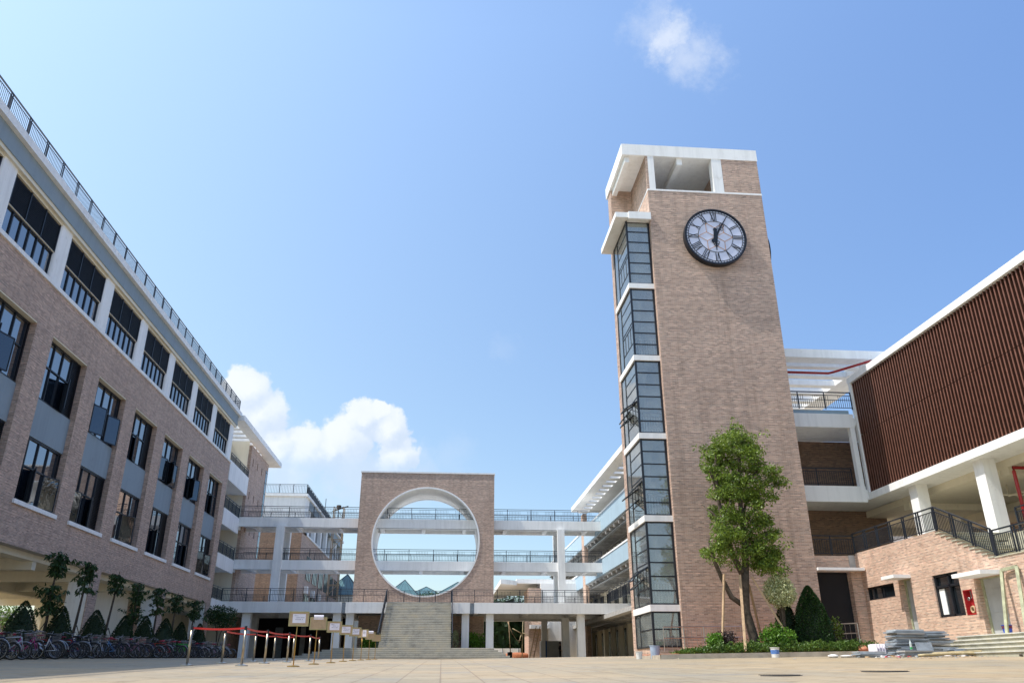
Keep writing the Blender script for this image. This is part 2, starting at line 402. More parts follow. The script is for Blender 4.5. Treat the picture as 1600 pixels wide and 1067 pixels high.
# ------------------------------------------------------------------ left building
XL = -20.0
def left_building():
    t = thing('school_building', 'long brick block on the left with white top columns and grey blue fascia', 'building', (XL, 40, 0.6))
    S0, STEP, OW = 38.2, 5.85, 4.15
    Y0, Y1 = 2.0, 73.1
    ks = list(range(-2, 6)); kt = list(range(-3, 6))
    w = MB()
    w.box(XL-.5, XL, Y0, Y1, 5.46, 7.40)                   # beam over the undercroft
    w.box(XL-.5, XL, Y0, Y1, 15.68, 17.85)                 # band above row two
    ye = Y0
    for k in ks:
        s = S0 + STEP*k
        w.box(XL-.5, XL, ye, s, 7.40, 15.68); ye = s + OW
    w.box(XL-.5, XL, ye, Y1, 7.40, 15.68)
    w.box(XL-13.9, XL-.5, Y1-.35, Y1, 5.46, 17.85)         # end wall
    for y in (73.1-11.8*i for i in range(6)):              # pier faces
        w.box(XL-.06, XL-.002, y-1.25, y-.002, gy(y)-.6, 5.46)
    w.box(XL-1.2, XL-.06, Y1-.12, Y1-.002, .6, 5.46)
    w.build('brick_wall', M['brick'], t)
    # core, slabs, ceiling of the undercroft
    c = MB()
    c.box(XL-13.8, XL-.75, Y0+.1, Y1-.4, 5.62, 22.3)
    c.build('core_wall', M['cream'], t)
    u = MB()
    u.box(XL-13.9, XL-.501, Y0, Y1-.36, 5.3, 5.6)
    for k in range(-6, 7):
        y = 71.86-STEP*(k+6)
        u.box(XL-13.8, XL-.56, y-.2, y+.2, 4.75, 5.3)
    u.box(XL-1.2, XL-.501, Y0, Y1-.4, 5.15, 5.3); u.box(XL-7.4, XL-6.9, Y0, Y1-.4, 4.6, 5.3)
    u.build('undercroft_ceiling', M['cream'], t)
    for y in (73.1-11.8*i for i in range(6)):
        p = MB(); p.box(XL-1.2, XL-.07, y-1.2, y-.14, 0, 5.455); p.build('pier', M['white'], t)
    for i in range(6):
        y = 71.9-11.8*i
        q = MB(); q.box(XL-7.5, XL-6.8, y-.35, y+.35, 0, 4.6); q.build('column', M['cream'], t)
        q = MB(); q.box(XL-13.7, XL-13.0, y-.35, y+.35, 0, 4.75); q.build('column', M['cream'], t)
    b = MB()
    b.box(XL-2.2, XL-2.0, 54.3, 59.9, .4, 5.14)
    b.build('inner_wall', M['cream'], t)
    b = MB()
    for (a, d) in ((62.3, 64.6), (64.85, 67.0), (67.25, 71.9)): b.box(XL-5.0, XL-4.6, a, d, .4, 5.299)
    for (a, d) in ((64.6, 64.85), (67.0, 67.25)): b.box(XL-5.0, XL-4.6, a, d, .4, 2.0); b.box(XL-5.0, XL-4.6, a, d, 2.9, 5.299)
    b.build('slit_wall', M['brick'], t)
    # blue panels between the rows
    for k in ks:
        s = S0+STEP*k; mb = MB(); mb.box(XL-.40, XL-.26, s+.002, s+OW-.002, 10.62, 12.5)
        mb.build('blue_panel', M['blue_dim'], t)
        mb = MB(); mb.box(XL-.6, XL+.10, s-.12, s+OW+.12, 7.25, 7.45)
        mb.build('window_sill', M['white'], t)
        mb = MB(); mb.box(XL-.5, XL-.02, s+.004, s+OW-.004, 15.61, 15.676); mb.build('window_head', M['cream'], t)
    mb = MB(); mb.box(XL-.6, XL+.09, Y0, Y1+.06, 17.85, 18.06); mb.build('string_course', M['white'], t)
    # top storey columns
    for k in kt + [6]:
        s = S0+STEP*k
        y0, y1 = s-1.62, s-.35
        if k == 6: y0, y1 = 71.75, 73.05
        mb = MB()
        r = .16; P = []
        for (cx, cy, a0) in ((XL-.02-r, y0+r, -90), (XL-.02-r, y1-r, 0)):
            for i in range(7):
                a = R(a0+15*i); P.append((cx+r*math.cos(a), cy+r*math.sin(a)))
        P += [(XL-.9, y1), (XL-.9, y0)]
        mb.prism(P, 18.06, 21.22, 'z'); mb.build('column', M['white'], t)
    mb = MB()
    mb.box(XL-13.8, XL+.12, Y0, Y1+.1, 21.22, 21.42); mb.box(XL-.75, XL-.05, Y0, Y1, 21.1, 21.22)
    mb.build('soffit', M['cream'], t)
    mb = MB(); mb.box(XL-13.7, XL+.18, Y0, Y1+.14, 21.42, 22.32); mb.build('fascia', M['blue_dim'], t)
    mb = MB(); mb.box(XL-14, XL+.42, Y0-.2, Y1+.4, 22.32, 22.72); mb.build('roof_slab', M['white'], t)
    mb = MB()
    railing(mb, (XL+.15, Y0, 22.72), (XL+.15, Y1+.1, 22.72), 1.12, 1.72, .125, .018, .06, double=True)
    railing(mb, (XL+.15, Y1+.1, 22.72), (XL-3, Y1+.1, 22.72), 1.12, 1.5, .125)
    mb.build('roof_railing', M['rail'], t)
    # windows
    for row, (z0, z1) in enumerate(((7.45, 10.60), (12.52, 15.60))):
        for k in ks:
            s = S0+STEP*k; e = s+OW; lv_left = (k+row) % 2 == 0
            X = XL-.36
            f = MB()
            g0, g1 = (s+.12, e-1.0) if not lv_left else (s+.75, e-.25)
            zt = z0+(z1-z0)*.56
            for y in (s+.04, e-.04): f.bar((X, y, z0), (X, y, z1), .08, .10)
            for z in (z0+.04, z1-.04): f.bar((X, s, z), (X, e, z), .10, .08)
            n = 3
            for i in range(n+1):
                y = g0+(g1-g0)*i/n; f.bar((X, y, z0), (X, y, z1), .07, .07)
            f.bar((X, g0, zt), (X, g1, zt), .07, .07)
            fr = f.build('window', M['dark'], t)
            g = MB(); g.box(X-.06, X-.03, g0, g1, z0+.05, z1-.05); g.build('pane', M['glass'], fr)
            if g1 < e-.3:
                g = MB(); g.box(X-.10, X-.06, g1, e-.05, z0+.05, z1-.05)
            l = MB(); a, d = (s+.08, g0-.03) if lv_left else (g1+.03, e-.08)
            nn = int((z1-z0)/.085)
            for i in range(nn):
                z = z0+.06+i*.085; l.bar((X+.02, a, z), (X+.02, d, z), .07, .018)
            l.box(X-.09, X-.05, a, d, z0, z1)
            l.build('louvre', M['dark'], fr)
            l = MB()
            if lv_left: l.box(X-.09, X-.03, g1, e-.05, z0, z1)
            else: l.box(X-.09, X-.03, s+.05, g0, z0, z1)
            l.build('blank_panel', M['dark'], fr)
            # casements standing open
            rs = random.Random(k*7+row*31)
            wd = (g1-g0)/n
            for i in range(n):
                if rs.random() < .30: continue
                ang = R(rs.uniform(8, 38)); hy = g0+wd*(i + (1 if rs.random() < .6 else 0))
                sg = -1 if hy > g0+wd*i+.01 else 1
                dx, dy = math.sin(ang)*wd*.96, sg*math.cos(ang)*wd*.96
                p0 = Vector((X+.05, hy, z0+.08)); p1 = p0+Vector((dx, dy, 0)); up = Vector((0,0,zt-z0-.14))
                cf = MB()
                for a_, b_ in ((p0, p1), (p0+up, p1+up), (p0, p0+up), (p1, p1+up)): cf.bar(a_, b_, .05, .06)
                cs = cf.build('casement', M['dark'], fr)
                # its pane shares the casement: one thin solid
                d = (p1-p0).normalized(); nrm = Vector((d.y, -d.x, 0))*.008
                q = [p0+nrm, p1+nrm, p1+up+nrm, p0+up+nrm, p0-nrm, p1-nrm, p1+up-nrm, p0+up-nrm]
                pm = MB(); pm.add(q, [(0,1,2,3),(7,6,5,4),(0,4,5,1),(1,5,6,2),(2,6,7,3),(3,7,4,0)])
                pm.build('casement_pane', M['glass_dark'], fr)
    for k in kt:
        s = S0+STEP*k-.35; e = s+4.58; X = XL-.22; z0, z1 = 18.06, 21.08
        zt = 19.5
        f = MB()
        for i in range(7): f.bar((X, s+(e-s)*i/6, z0), (X, s+(e-s)*i/6, zt), .06, .08)
        for z in (z0+.03, zt, z1-.03): f.bar((X, s, z), (X, e, z), .10, .09)
        fr = f.build('top_window', M['dark'], t)
        g = MB(); g.box(X-.06, X-.03, s, e, z0, zt); g.build('pane', M['glass'], fr)
        g = MB(); g.box(X+.03, X+.12, s+.02, e-.02, zt+.03, zt+.055); g.build('louvre_rail', M['cream'], fr)
        l = MB(); X2 = X+.08
        for i in range(18): z = zt+.1+i*.08; l.bar((X2, s+.02, z), (X2, e-.02, z), .06, .018)
        for i in range(4): l.bar((X2+.02, s+.03+(e-s-.06)*i/3, zt+.05), (X2+.02, s+.03+(e-s-.06)*i/3, z1), .07, .07)
        l.box(X2-.08, X2-.05, s+.02, e-.02, zt+.05, z1)
        l.build('louvre', M['dark'], fr)
left_building()

# ------------------------------------------------------------------ left stair block with balconies and pergola
def left_stair_block():
    t = thing('stair_block', 'narrow brick stair block with slit windows and pergola roof beyond the left building', 'building', (-24, 84, 1.0))
    X = -20.0
    w = MB()
    y0, y1 = 80.5, 88.8
    cols = [81.6, 83.7, 85.8]; rows = [19.6, 16.2, 12.9, 9.6, 6.9, 3.2]
    # wall built in strips so that the slits are real openings
    ye = y0
    for c in cols:
        w.box(X-.3, X, ye, c-.16, .6, 21.5)
        zz = .6
        for z in sorted(rows): w.box(X-.3, X, c-.16, c+.16, zz, z); zz = z+.75
        w.box(X-.3, X, c-.16, c+.16, zz, 21.5); ye = c+.16
    w.box(X-.3, X, ye, y1, .6, 21.5)
    w.box(X-9, X-.3, y1-.3, y1-.004, .6, 21.5); w.box(X-9, X-.3, y0, y0+.3, .6, 21.5)
    w.build('brick_wall', M['brick'], t)
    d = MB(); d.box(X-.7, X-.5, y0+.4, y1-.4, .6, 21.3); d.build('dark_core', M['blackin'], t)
    g = MB(); g.box(X-.05, X+.04, y1-1.15, y1-.35, 11.2, 20.6)
    for i in range(9): g.bar((X+.06, y1-1.15, 11.2+i*1.15), (X+.06, y1-.35, 11.2+i*1.15), .05)
    g.build('strip_window', M['glass'], t)
    r = MB()
    # pergola slab made of beams
    r.box(X-.3, X+.75, 73.15, 92.0, 21.95, 22.45)
    r.box(X-8, X-.3, 87.2, 92.0, 21.95, 22.45); r.box(X-8, X-5.2, 73.55, 87.2, 21.95, 22.4)
    for i in range(9): y = 74.6+i*1.5; r.box(X-5.2, X-.3, y, y+.55, 21.97, 22.4)
    r.box(X-2.9, X-2.4, 73.56, 87.2, 21.9, 22.2)
    r.build('pergola_roof', M['white'], t)
    # balcony floors between the left building and the block
    b = MB()
    for z in (5.0, 8.9, 12.9): b.box(X-4.5, X-.12, 73.12, 80.48, z-.02, z+.5)
    for z0, z1 in ((16.3, 18.1), (12.3, 13.75), (8.6, 9.8), (5.0, 5.95)):
        b.box(X-.12, X+.06, 73.12, 78.9 if z0 < 16 else 80.4, z0, z1)
    b.box(X-4.5, X-.12, 73.12, 80.48, 16.35, 16.85)
    b.build('balcony_parapet', M['white'], t)
    b = MB(); b.box(X-4.8, X-4.5, 73.12, 80.5, .6, 21.9); b.box(X-4.6, X-.3, 80.44, 80.49, .6, 21.9); b.build('back_wall', M['cream'], t)
    for z in (17.0, 13.2, 9.4, 5.6):
        q = MB(); q.box(X-4.5, X-4.42, 76, 77, z-.1, z+2.0); q.build('door', M['blue_dim'], t)
    for z, h, ye in ((18.1, .75, 80.3), (13.75, 1.1, 78.8), (9.8, 1.1, 78.8), (5.95, 1.1, 76.4)): m = MB(); railing(m, (X, 73.2, z), (X, ye, z), h, 1.6, .13); m.build('railing', M['rail'], t)
left_stair_block()

# ------------------------------------------------------------------ second building beyond the walkway, left
def far_left_building():
    t = thing('far_building', 'distant white and brick block with roof railing seen above the left walkway', 'building', (-22, 120, 1.1))
    X, Y0, Y1 = -18.4, 105.0, 146.0
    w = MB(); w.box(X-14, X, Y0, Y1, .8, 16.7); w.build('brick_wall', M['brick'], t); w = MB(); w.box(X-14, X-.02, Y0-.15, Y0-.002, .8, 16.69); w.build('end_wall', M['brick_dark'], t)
    w = MB(); w.box(X-5.3, X+.05, Y0-.05, Y0+3, 18.6, 21.3); w.box(X-14, X-.8, Y0+.1, Y1-.1, 16.7, 20.2); w.build('white_wall', M['white'], t)
    w = MB(); w.box(X-14, X+.12, Y0+3, Y1, 20.2, 21.3); w.box(X-5.25, X+.1, Y0-.1, Y0+2.9, 16.7, 18.6); w.build('fascia', M['blue_dim'], t)
    w = MB(); w.box(X-14, X+.3, Y0-.3, Y1+.3, 21.3, 21.65); w.box(X-.6, X+.1, Y0, Y1, 16.7, 16.95); w.build('roof_slab', M['white'], t)
    for i in range(7):
        y = Y0+4+i*5.8
        q = MB(); q.box(X-.6, X, y, y+1.2, 16.95, 20.2); q.build('column', M['white'], t)
        q = MB(); q.box(X-.75, X-.5, y+1.2, y+5.8, 16.95, 20.2); q.build('window', M['glass'], t)
        for z in (6.6, 11.4):
            q = MB(); q.box(X-.1, X+.06, y+1.4, y+5.2, z, z+3.0)
            for j in range(4): q.bar((X+.08, y+1.4+j*1.26, z), (X+.08, y+1.4+j*1.26, z+3), .08)
            q.build('window', M['glass_dark'], t)
        if i < 3:
            q = MB(); q.box(X+.06, X+.5, y+1.0, y+1.9, 9.6, 10.5); q.build('air_conditioner', M['white'], t)
    m = MB(); railing(m, (X-5.3, Y0, 21.65), (X+.1, Y0, 21.65), 1.25, 1.8, .2, .03, .09); railing(m, (X+.1, Y0, 21.65), (X+.1, Y1, 21.65), 1.25, 1.8, .2, .03, .09)
    m.build('roof_railing', M['rail'], t)
far_left_building()

# ------------------------------------------------------------------ walkways
def walkways():
    t = thing('elevated_walkway', 'three level white walkway with black railings crossing the court', 'walkway', (0, 79, 1.0))
    YF = 79.0
    for z1, z0, xa, xb, y0, y1 in ((13.95, 13.05, -20.1, 15.75, YF, YF+3.4), (9.93, 9.03, -20.1, 15.6, YF, YF+3.4)):
        b = MB()
        b.box(xa, xb, y0, y0+.25, z0, z1); b.box(xa, xb, y1-.25, y1, z0, z1); b.box(xa, xb, y0+.25, y1-.25, z0+.35, z1-.1)
        b.box(xa, xb, y0+.004, y0+.35, z0-.0, z0+.35)
        for i in range(9): x = xa+1.5+i*(xb-xa-3)/8; b.box(x-.18, x+.18, y0+.35, y1-.25, z0+.02, z0+.35)
        b.build('deck', M['white'], t)
        m = MB(); railing(m, (xa, y0+.1, z1), (xb, y0+.1, z1), 1.1, 2.4, .15, .02, .055, deco=True)
        m.build('railing', M['rail'], t)
        m = MB(); railing(m, (xa, y1-.1, z1), (xb, y1-.1, z1), 1.1, 2.4, .15, .02, .055); m.build('railing', M['rail'], t)
    # level one: three slabs with open joints between them
    for xa, xb in ((-20.1, -9.22), (-8.86, 2.52), (2.92, 17.9)):
        b = MB(); y0, y1 = 76.5, 84.5
        b.box(xa, xb, y0, y0+.3, 4.98, 5.93); b.box(xa, xb, y1-.3, y1, 4.98, 5.93); b.box(xa, xb, y0+.3, y1-.3, 5.45, 5.85)
        x = xa+.02
        while x < xb: b.box(x, x+.35, y0+.3, y1-.3, 5.0, 5.45); x += (xb-xa-.39)/3
        b.build('platform', M['white'], t)
    for xa, xb in ((-9.22, -8.86), (2.52, 2.92)): b = MB(); b.box(xa, xb, 76.75, 84.3, 4.98, 5.9); b.build('joint', M['slab_grey'], t)  # darker grey fill paints the shade of the gaps between the slabs
    for A, B, h, p_, dc in (((-20.0, 76.6, 5.93), (-5.15, 76.6, 5.93), 1.15, 2.1, True), ((.8, 76.6, 5.93), (17.8, 76.6, 5.93), 1.15, 2.1, True), ((-20.0, 84.3, 5.93), (17.8, 84.3, 5.93), 1.15, 2.1, False), ((-5.1, 77.5, 5.93), (.75, 77.5, 5.93), 1.1, 1.4, False)):
        m = MB(); railing(m, A, B, h, p_, .14, .024, .06, deco=dc); m.build('railing', M['rail'], t)
    # tall columns through three levels
    for x0, x1 in ((-16.3, -15.5), (11.15, 11.85)):
        b = MB(); b.box(x0, x1, YF-.35, YF-.004, 5.93, 13.1); b.build('column', M['white'], t); b = MB(); b.box(x0+.1, x1-.1, YF+3.42, YF+4.0, 5.93, 13.6); b.build('column', M['white'], t)
    for (x0, x1) in ((-18.1, -17.35), (-9.98, -9.26), (-8.80, -8.1), (4.05, 4.75), (1.8, 2.48), (12.6, 13.3)):
        for y in (77.0, 82.8):
            s = 0 if y < 80 else -.6
            b = MB(); b.box(x0+s, x1+s, y, y+.7, .7, 5.0); b.build('column', M['white'], t)
    for xa, xb in ((-8.0, -5.4), (1.0, 4.0)):
        b = MB(); b.box(xa, xb, 80.5, 80.8, .8, 5.0); b.build('under_wall', M['brick'], t)
    b = MB(); b.box(-20, 18, 92.0, 92.5, 5.2, 6.0); b.box(-20, 18, 84.6, 92, 5.75, 5.95)
    for x in (-18.5, -13, -7.5, 5, 11, 16): b.box(x, x+.6, 91.6, 92.2, .8, 5.2)
    b.build('rear_platform', M['white'], t)
walkways()

def ring_gate():
    t = thing('moon_gate', 'tall square brick screen wall pierced by a large white rimmed circle above the stairs', 'gate', (-1.8, 80, 5.9))
    X0, X1, Z0, Z1, Y0, Y1 = -8.42, 4.78, 5.93, 18.3, 77.9, 83.6
    cx, cz, r = -1.82, 11.71, 5.17
    n = 96; mb = MB()
    inn, out = [], []
    for i in range(n):
        a = 2*PI*i/n + PI/n; c, s = math.cos(a), math.sin(a)
        inn.append((cx+r*c, cz+r*s))
        k = min(((X1-cx)/c if c > 0 else (X0-cx)/c) if abs(c) > 1e-6 else 1e9, ((Z1-cz)/s if s > 0 else (Z0-cz)/s) if abs(s) > 1e-6 else 1e9)
        out.append((cx+k*c, cz+k*s))
    for y, fl in ((Y0, 0), (Y1, 1)):
        vs = [(x, y, z) for x, z in inn]+[(x, y, z) for x, z in out]
        fs = []
        for i in range(n):
            j = (i+1) % n; f = (i, j, n+j, n+i); fs.append(f if not fl else f[::-1])
        mb.add(vs, fs)
        for i in range(n):           # corner fillers
            j = (i+1) % n; a, b = out[i], out[j]
            if abs(a[0]-b[0]) > 1e-4 and abs(a[1]-b[1]) > 1e-4:
                cxx = X1 if max(a[0], b[0]) > cx else X0; czz = Z1 if max(a[1], b[1]) > cz else Z0
                q = [(a[0], y, a[1]), (b[0], y, b[1]), (cxx, y, czz)]; mb.add(q, [(0, 1, 2)])
    mb.add([(X0,Y0,Z0),(X0,Y1,Z0),(X0,Y1,Z1),(X0,Y0,Z1)], [(0,1,2,3)]); mb.add([(X1,Y0,Z0),(X1,Y1,Z0),(X1,Y1,Z1),(X1,Y0,Z1)], [(0,1,2,3)])
    mb.add([(X0,Y0,Z1),(X1,Y0,Z1),(X1,Y1,Z1),(X0,Y1,Z1)], [(0,1,2,3)])
    mb.build('brick_wall', M['brick'], t)
    l = MB(); o = 0
    prof = [(r+.05, Y0-.05), (r-.09, Y0-.05), (r-.09, Y0+.10), (r-.03, Y0+.16), (r-.03, Y1-.16), (r-.09, Y1-.10), (r-.09, Y1+.05), (r+.05, Y1+.05), (r+.05, Y0-.05)]
    for (rr, y) in prof:
        for i in range(n): a = 2*PI*i/n; l.v.append((cx+rr*math.cos(a), y, cz+rr*math.sin(a)))
    for k in range(len(prof)-1):
        for i in range(n): l.f.append([k*n+i, k*n+(i+1)%n, (k+1)*n+(i+1)%n, (k+1)*n+i]); l.m.append(0)
    l.build('circle_lining', M['white'], t, smooth=False)
    c = MB(); c.box(X0-.06, X1+.06, Y0-.06, Y1+.06, Z1, Z1+.14); c.build('coping', M['white'], t)
ring_gate()

def stairs():
    t = thing('grand_staircase', 'broad stone staircase rising to the moon gate platform', 'stairs', (-2.2, 66, .9))
    n = 27; z0, z1 = 1.76, 5.93; rise = (z1-z0)/n; tr = .30; yb = 76.5-tr*(n-1)
    s = MB()
    for i in range(n):
        y = yb+tr*i - (.0 if i else 0)
        s.box(-5.1, .75, y, 76.498, z0+rise*i, z0+rise*(i+1)-.045)
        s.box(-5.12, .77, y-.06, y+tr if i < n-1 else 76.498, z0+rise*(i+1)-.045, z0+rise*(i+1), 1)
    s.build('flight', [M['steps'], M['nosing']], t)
    p = MB(); m = 6
    for i in range(m):
        zt = 1.76-.15*i
        xl, xr = -8.6-.42*i*1.6, 4.2+.28*i
        yf = 67.0-.36*i
        p.box(xl, xr, yf, 76.4-.01*i, zt-.15-(.5 if i == m-1 else 0), zt-.04 if False else zt)
        p.box(xl-.015, xr+.015, yf-.05, yf+.3, zt-.035, zt+.004, 1)
    p.build('plinth_steps', [M['steps'], M['nosing']], t)
    for x in (-5.2, .85):
        r = MB(); railing(r, (x, 68.6, 1.9), (x, 76.5, 5.95), 1.05, 1.3, .13, .024, .06); r.build('handrail', M['rail'], t)
stairs()

# ------------------------------------------------------------------ right wing behind the tower
def right_wing():
    t = thing('corridor_wing', 'receding wing with pale blue corridor parapets and a white pergola roof behind the tower', 'building', (20, 85, 1.0))
    X = 15.6; Y0, Y1 = 58.0, 120.0
    b = MB()
    for z0, z1 in ((13.0, 14.7), (8.85, 10.35)): 
        b.box(X, X+.15, Y0+6.8, 89.0, z0, z1)
        b.box(X+.02, X+.15, 90.6, Y1, z0-.1, z1-.1)
    b.build('blue_parapet', M['blue'], t)
    b = MB()
    for z in (14.7, 10.35): b.box(X-.06, X+.22, Y0+6.8, 89.0, z, z+.14); b.box(X-.06, X+.22, 90.6, Y1, z-.1, z+.03)
    b.build('parapet_cap', M['white'], t)
    b = MB(); b.box(X, X+.4, 89.0, 90.6, .8, 16.6); b.build('brick_pier', M['brick_warm'], t)
    b = MB(); b.box(X-.25, X+1.6, Y0+4, Y0+6.79, .8, 16.2); b.build('brick_pier', M['brick_warm'], t)
    b = MB(); b.box(X+3, X+14, Y0, Y1, .8, 16.6); b.build('inner_wall', M['cream'], t)
    b = MB()
    for z in (4.9, 8.75, 12.9): b.box(X+.15, X+3, Y0, Y1, z-.05, z+.2); 
    for z in (4.45, 8.4, 12.5):
        for i in range(30): y = Y0+1+i*2.05; b.box(X+.16, X+3, y, y+.22, z, z+.42)
    b.box(X-.55, X+.15, Y0+4, Y1, 4.55, 4.9)
    b.build('floor_slab', M['concrete'], t)
    b = MB()
    for z in (4.35, 8.3, 12.4):
        b.bar((X+.5, Y0+5, z), (X+.5, Y1, z), .30, .05); b.bar((X+2.0, Y0+5, z-.1), (X+2.0, Y1, z-.1), .06, .06)
        for i in range(38): y = Y0+6+i*1.5; b.bar((X+.38, y, z), (X+.38, y, z+.5), .03); b.bar((X+.62, y, z), (X+.62, y, z+.5), .03)
    b.build('cable_tray', M['steel'], t)
    b = MB(); z0, z1 = 16.75, 17.1
    b.box(X-1.35, X-.55+.15, Y0, 89.0, z0, z1+.12); b.box(X+.6, X+14, Y0, 89.0, z0, z1)
    for i in range(17): y = Y0+1+i*1.85; b.box(X-.4, X+.6, y, y+1.0, z0+.01, z1-.03)
    b.build('pergola_roof', M['white'], t)
    for i in range(13):
        y = Y0+8+i*4.0
        for z in (5.2, 9.1, 1.2):
            q = MB(); q.box(X+2.92, X+3.0, y, y+1.7, z+.1, z+2.9)
            for j in range(4): q.bar((X+2.9, y+j*.56, z+.1), (X+2.9, y+j*.56, z+2.9), .07)
            q.build('window', M['glass_dark'], t)
    for i in range(13):
        y = Y0+6.6+i*4.0; b = MB(); b.box(X+2.55, X+2.99, y, y+.5, .8, 4.8); b.build('pilaster', M['cream'], t)
    m = MB(); railing(m, (X-.1, 64, 5.93), (X-.1, 76, 5.93), 1.1, 1.8, .15); m.build('railing', M['rail'], t)
right_wing()

# ------------------------------------------------------------------ clock tower
def tower():
    t = thing('clock_tower', 'tall brick clock tower with a glazed stair bay and white roof slab', 'tower', (12.6, 36.5, .6))
    YF, YB = 34.5, 38.7; XA, XS, XR = 8.95, 10.15, 16.36
    w = MB()
    w.box(XS, XR, YF, YB-.002, .2, 23.5)
    w.box(14.34, XR, YF, YB-.002, 23.6, 25.7)
    w.box(XA, XS-.002, 37.95, YB, .2, 25.69); w.box(XS-.002, 13.8, YB-.3, YB-.004, 23.6, 24.9)
    w.box(XA, XS-.002, YF+.3, 37.9, .2, .95)
    w.build('brick_wall', M['brick'], t)
    w = MB()
    w.box(8.88, XR+.03, YF-.03, YB+.2, 25.7, 26.4)
    w.box(XS-.01, XR+.02, YF-.02, YB, 23.5, 23.6)
    w.box(9.05, 9.3, YF+.15, YB-.1, 25.35, 25.7); w.box(9.05, XR-.1, YB-.5, YB-.1, 25.2, 25.7); w.box(11.9, 12.2, YF+.1, YB-.5, 25.3, 25.7)
    w.build('roof_slab', M['white'], t)
    for (xa, xb, ya, yb) in ((XS+.12, 10.6, YF-.01, YF+.45), (13.8, 14.335, YF-.01, YF+.45), (13.8, 14.335, YB-.8, YB-.35)):
        w = MB(); w.box(xa, xb, ya, yb, 23.6, 25.7); w.build('roof_post', M['white'], t)
    w = MB(); w.box(XS, XS+.118, YF, YB-.4, 23.6, 25.69); w.build('brick_return', M['brick'], t)
    # stair bay
    gx, gyf = XA, YF+.32
    led = [2.65, 6.45, 10.26, 14.16, 18.06]
    for z in led: l = MB(); l.box(gx-.10, XS+.04, gyf-.12, 37.95, z-.27, z); l.build('ledge', M['white'], t)
    l = MB(); l.box(8.32, XS+.03, YF-.05, 38.4, 21.75, 22.05); l.box(9.0, XS+.03, YF-.12, YF+.3, 21.66, 22.08)
    l.build('bay_roof', M['white'], t)
    zs = [.95]+led; ze = [z-.27 for z in led]+[21.7]
    for i, (a, b) in enumerate(zip(zs, ze)):
        f = MB(); h = b-a
        for x in (gx, XS-.05): f.bar((x, gyf, a), (x, gyf, b), .09)
        f.bar((gx, 37.9, a), (gx, 37.9, b), .08); f.bar((gx, 37.05, a), (gx, 37.05, b), .07)
        for z in (a+.03, b-.03): f.bar((gx, gyf, z), (XS, gyf, z), .07); f.bar((gx, gyf, z), (gx, 37.9, z), .07)
        n = 6 if h > 2 else 2
        for j in range(1, n): z = a+h*j/n; f.bar((gx, gyf, z), (XS, gyf, z), .055); 
        for j in range(1, n):
            z = a+h*j/n
            if j > n*.4 or h < 2: f.bar((gx, gyf, z), (gx, 37.05, z), .05)
        if h > 2:
            for j in range(1, 4): y = gyf+(37.05-gyf)*j/4; f.bar((gx, y, a+h*.2), (gx, y, a+h*.45), .045)
            f.bar((gx, gyf, a+h*.2), (gx, 37.05, a+h*.2), .05); f.bar((gx, gyf, a+h*.45), (gx, 37.05, a+h*.45), .05)
        fr = f.build('bay_window', M['dark'], t)
        g = MB(); g.box(gx+.05, XS-.09, gyf-.008, gyf+.008, a, b); g.box(gx-.008, gx+.008, gyf+.05, 37.9, a, b)
        g.build('pane', M['clear'], fr)
        if i in (1, 2, 3):            # awning sashes propped open
            for (yy, tilt, dz) in ((gyf+.15, .62, .45), (gyf+1.0, .5, .33), (gyf+1.85, .34, .45)) if i != 2 else ((gyf+.15, .45, .45), (gyf+1.0, .6, .40), (gyf+1.0, .5, .26)):
                zt = a+h*dz; p0 = Vector((gx-.02, yy, zt)); p1 = p0+Vector((0, .78, 0)); d = Vector((-tilt, 0, -.42))
                c = MB()
                for q0, q1 in ((p0, p1), (p0+d, p1+d), (p0, p0+d), (p1, p1+d)): c.bar(q0, q1, .045)
                c.bar(p0+d*.9, p0+Vector((0, 0, -.55)), .02)
                c.build('awning_sash', M['dark'], fr)
                c = MB(); c.add([p0, p1, p1+d, p0+d], [(0,1,2,3)]); c.build('sash_pane', M['clear'], fr)
    s = MB()
    s.box(gx+.15, XS-.01, 37.8, 37.945, .95, 21.7); s.box(XS-.03, XS-.004, gyf+.05, 37.8, .95, 21.7)
    s.build('inner_wall', M['white'], t)
    s = MB()
    for z in led+[.95]:
        s.box(gx+.12, XS-.04, gyf+.1, gyf+1.2, z-.2, z-.02)
        if z < 18: 
            s.bar((gx+.55, gyf+1.1, z-.1), (gx+.55, 37.6, z+1.85), .62, .2); s.bar((gx+.55, 37.2, z+1.75), (gx+.55, gyf+1.0, z+3.6), .5, .16)
            s.box(gx+.12, XS-.04, 36.9, 37.8, z+1.75, z+1.9)
    s.build('stair_flight', M['white'], t)
    m = MB()
    for z in led+[.95]:
        if z < 18.0: railing(m, (gx+.2, gyf+.2, z), (XS-.1, gyf+.2, z), 1.05, 1.0, .12)
        if z < 18.0: railing(m, (gx+.25, gyf+1.1, z), (gx+.25, 37.5, z+1.9), .95, 1.2, .13)
    m.build('inner_railing', M['rail'], t)
tower()

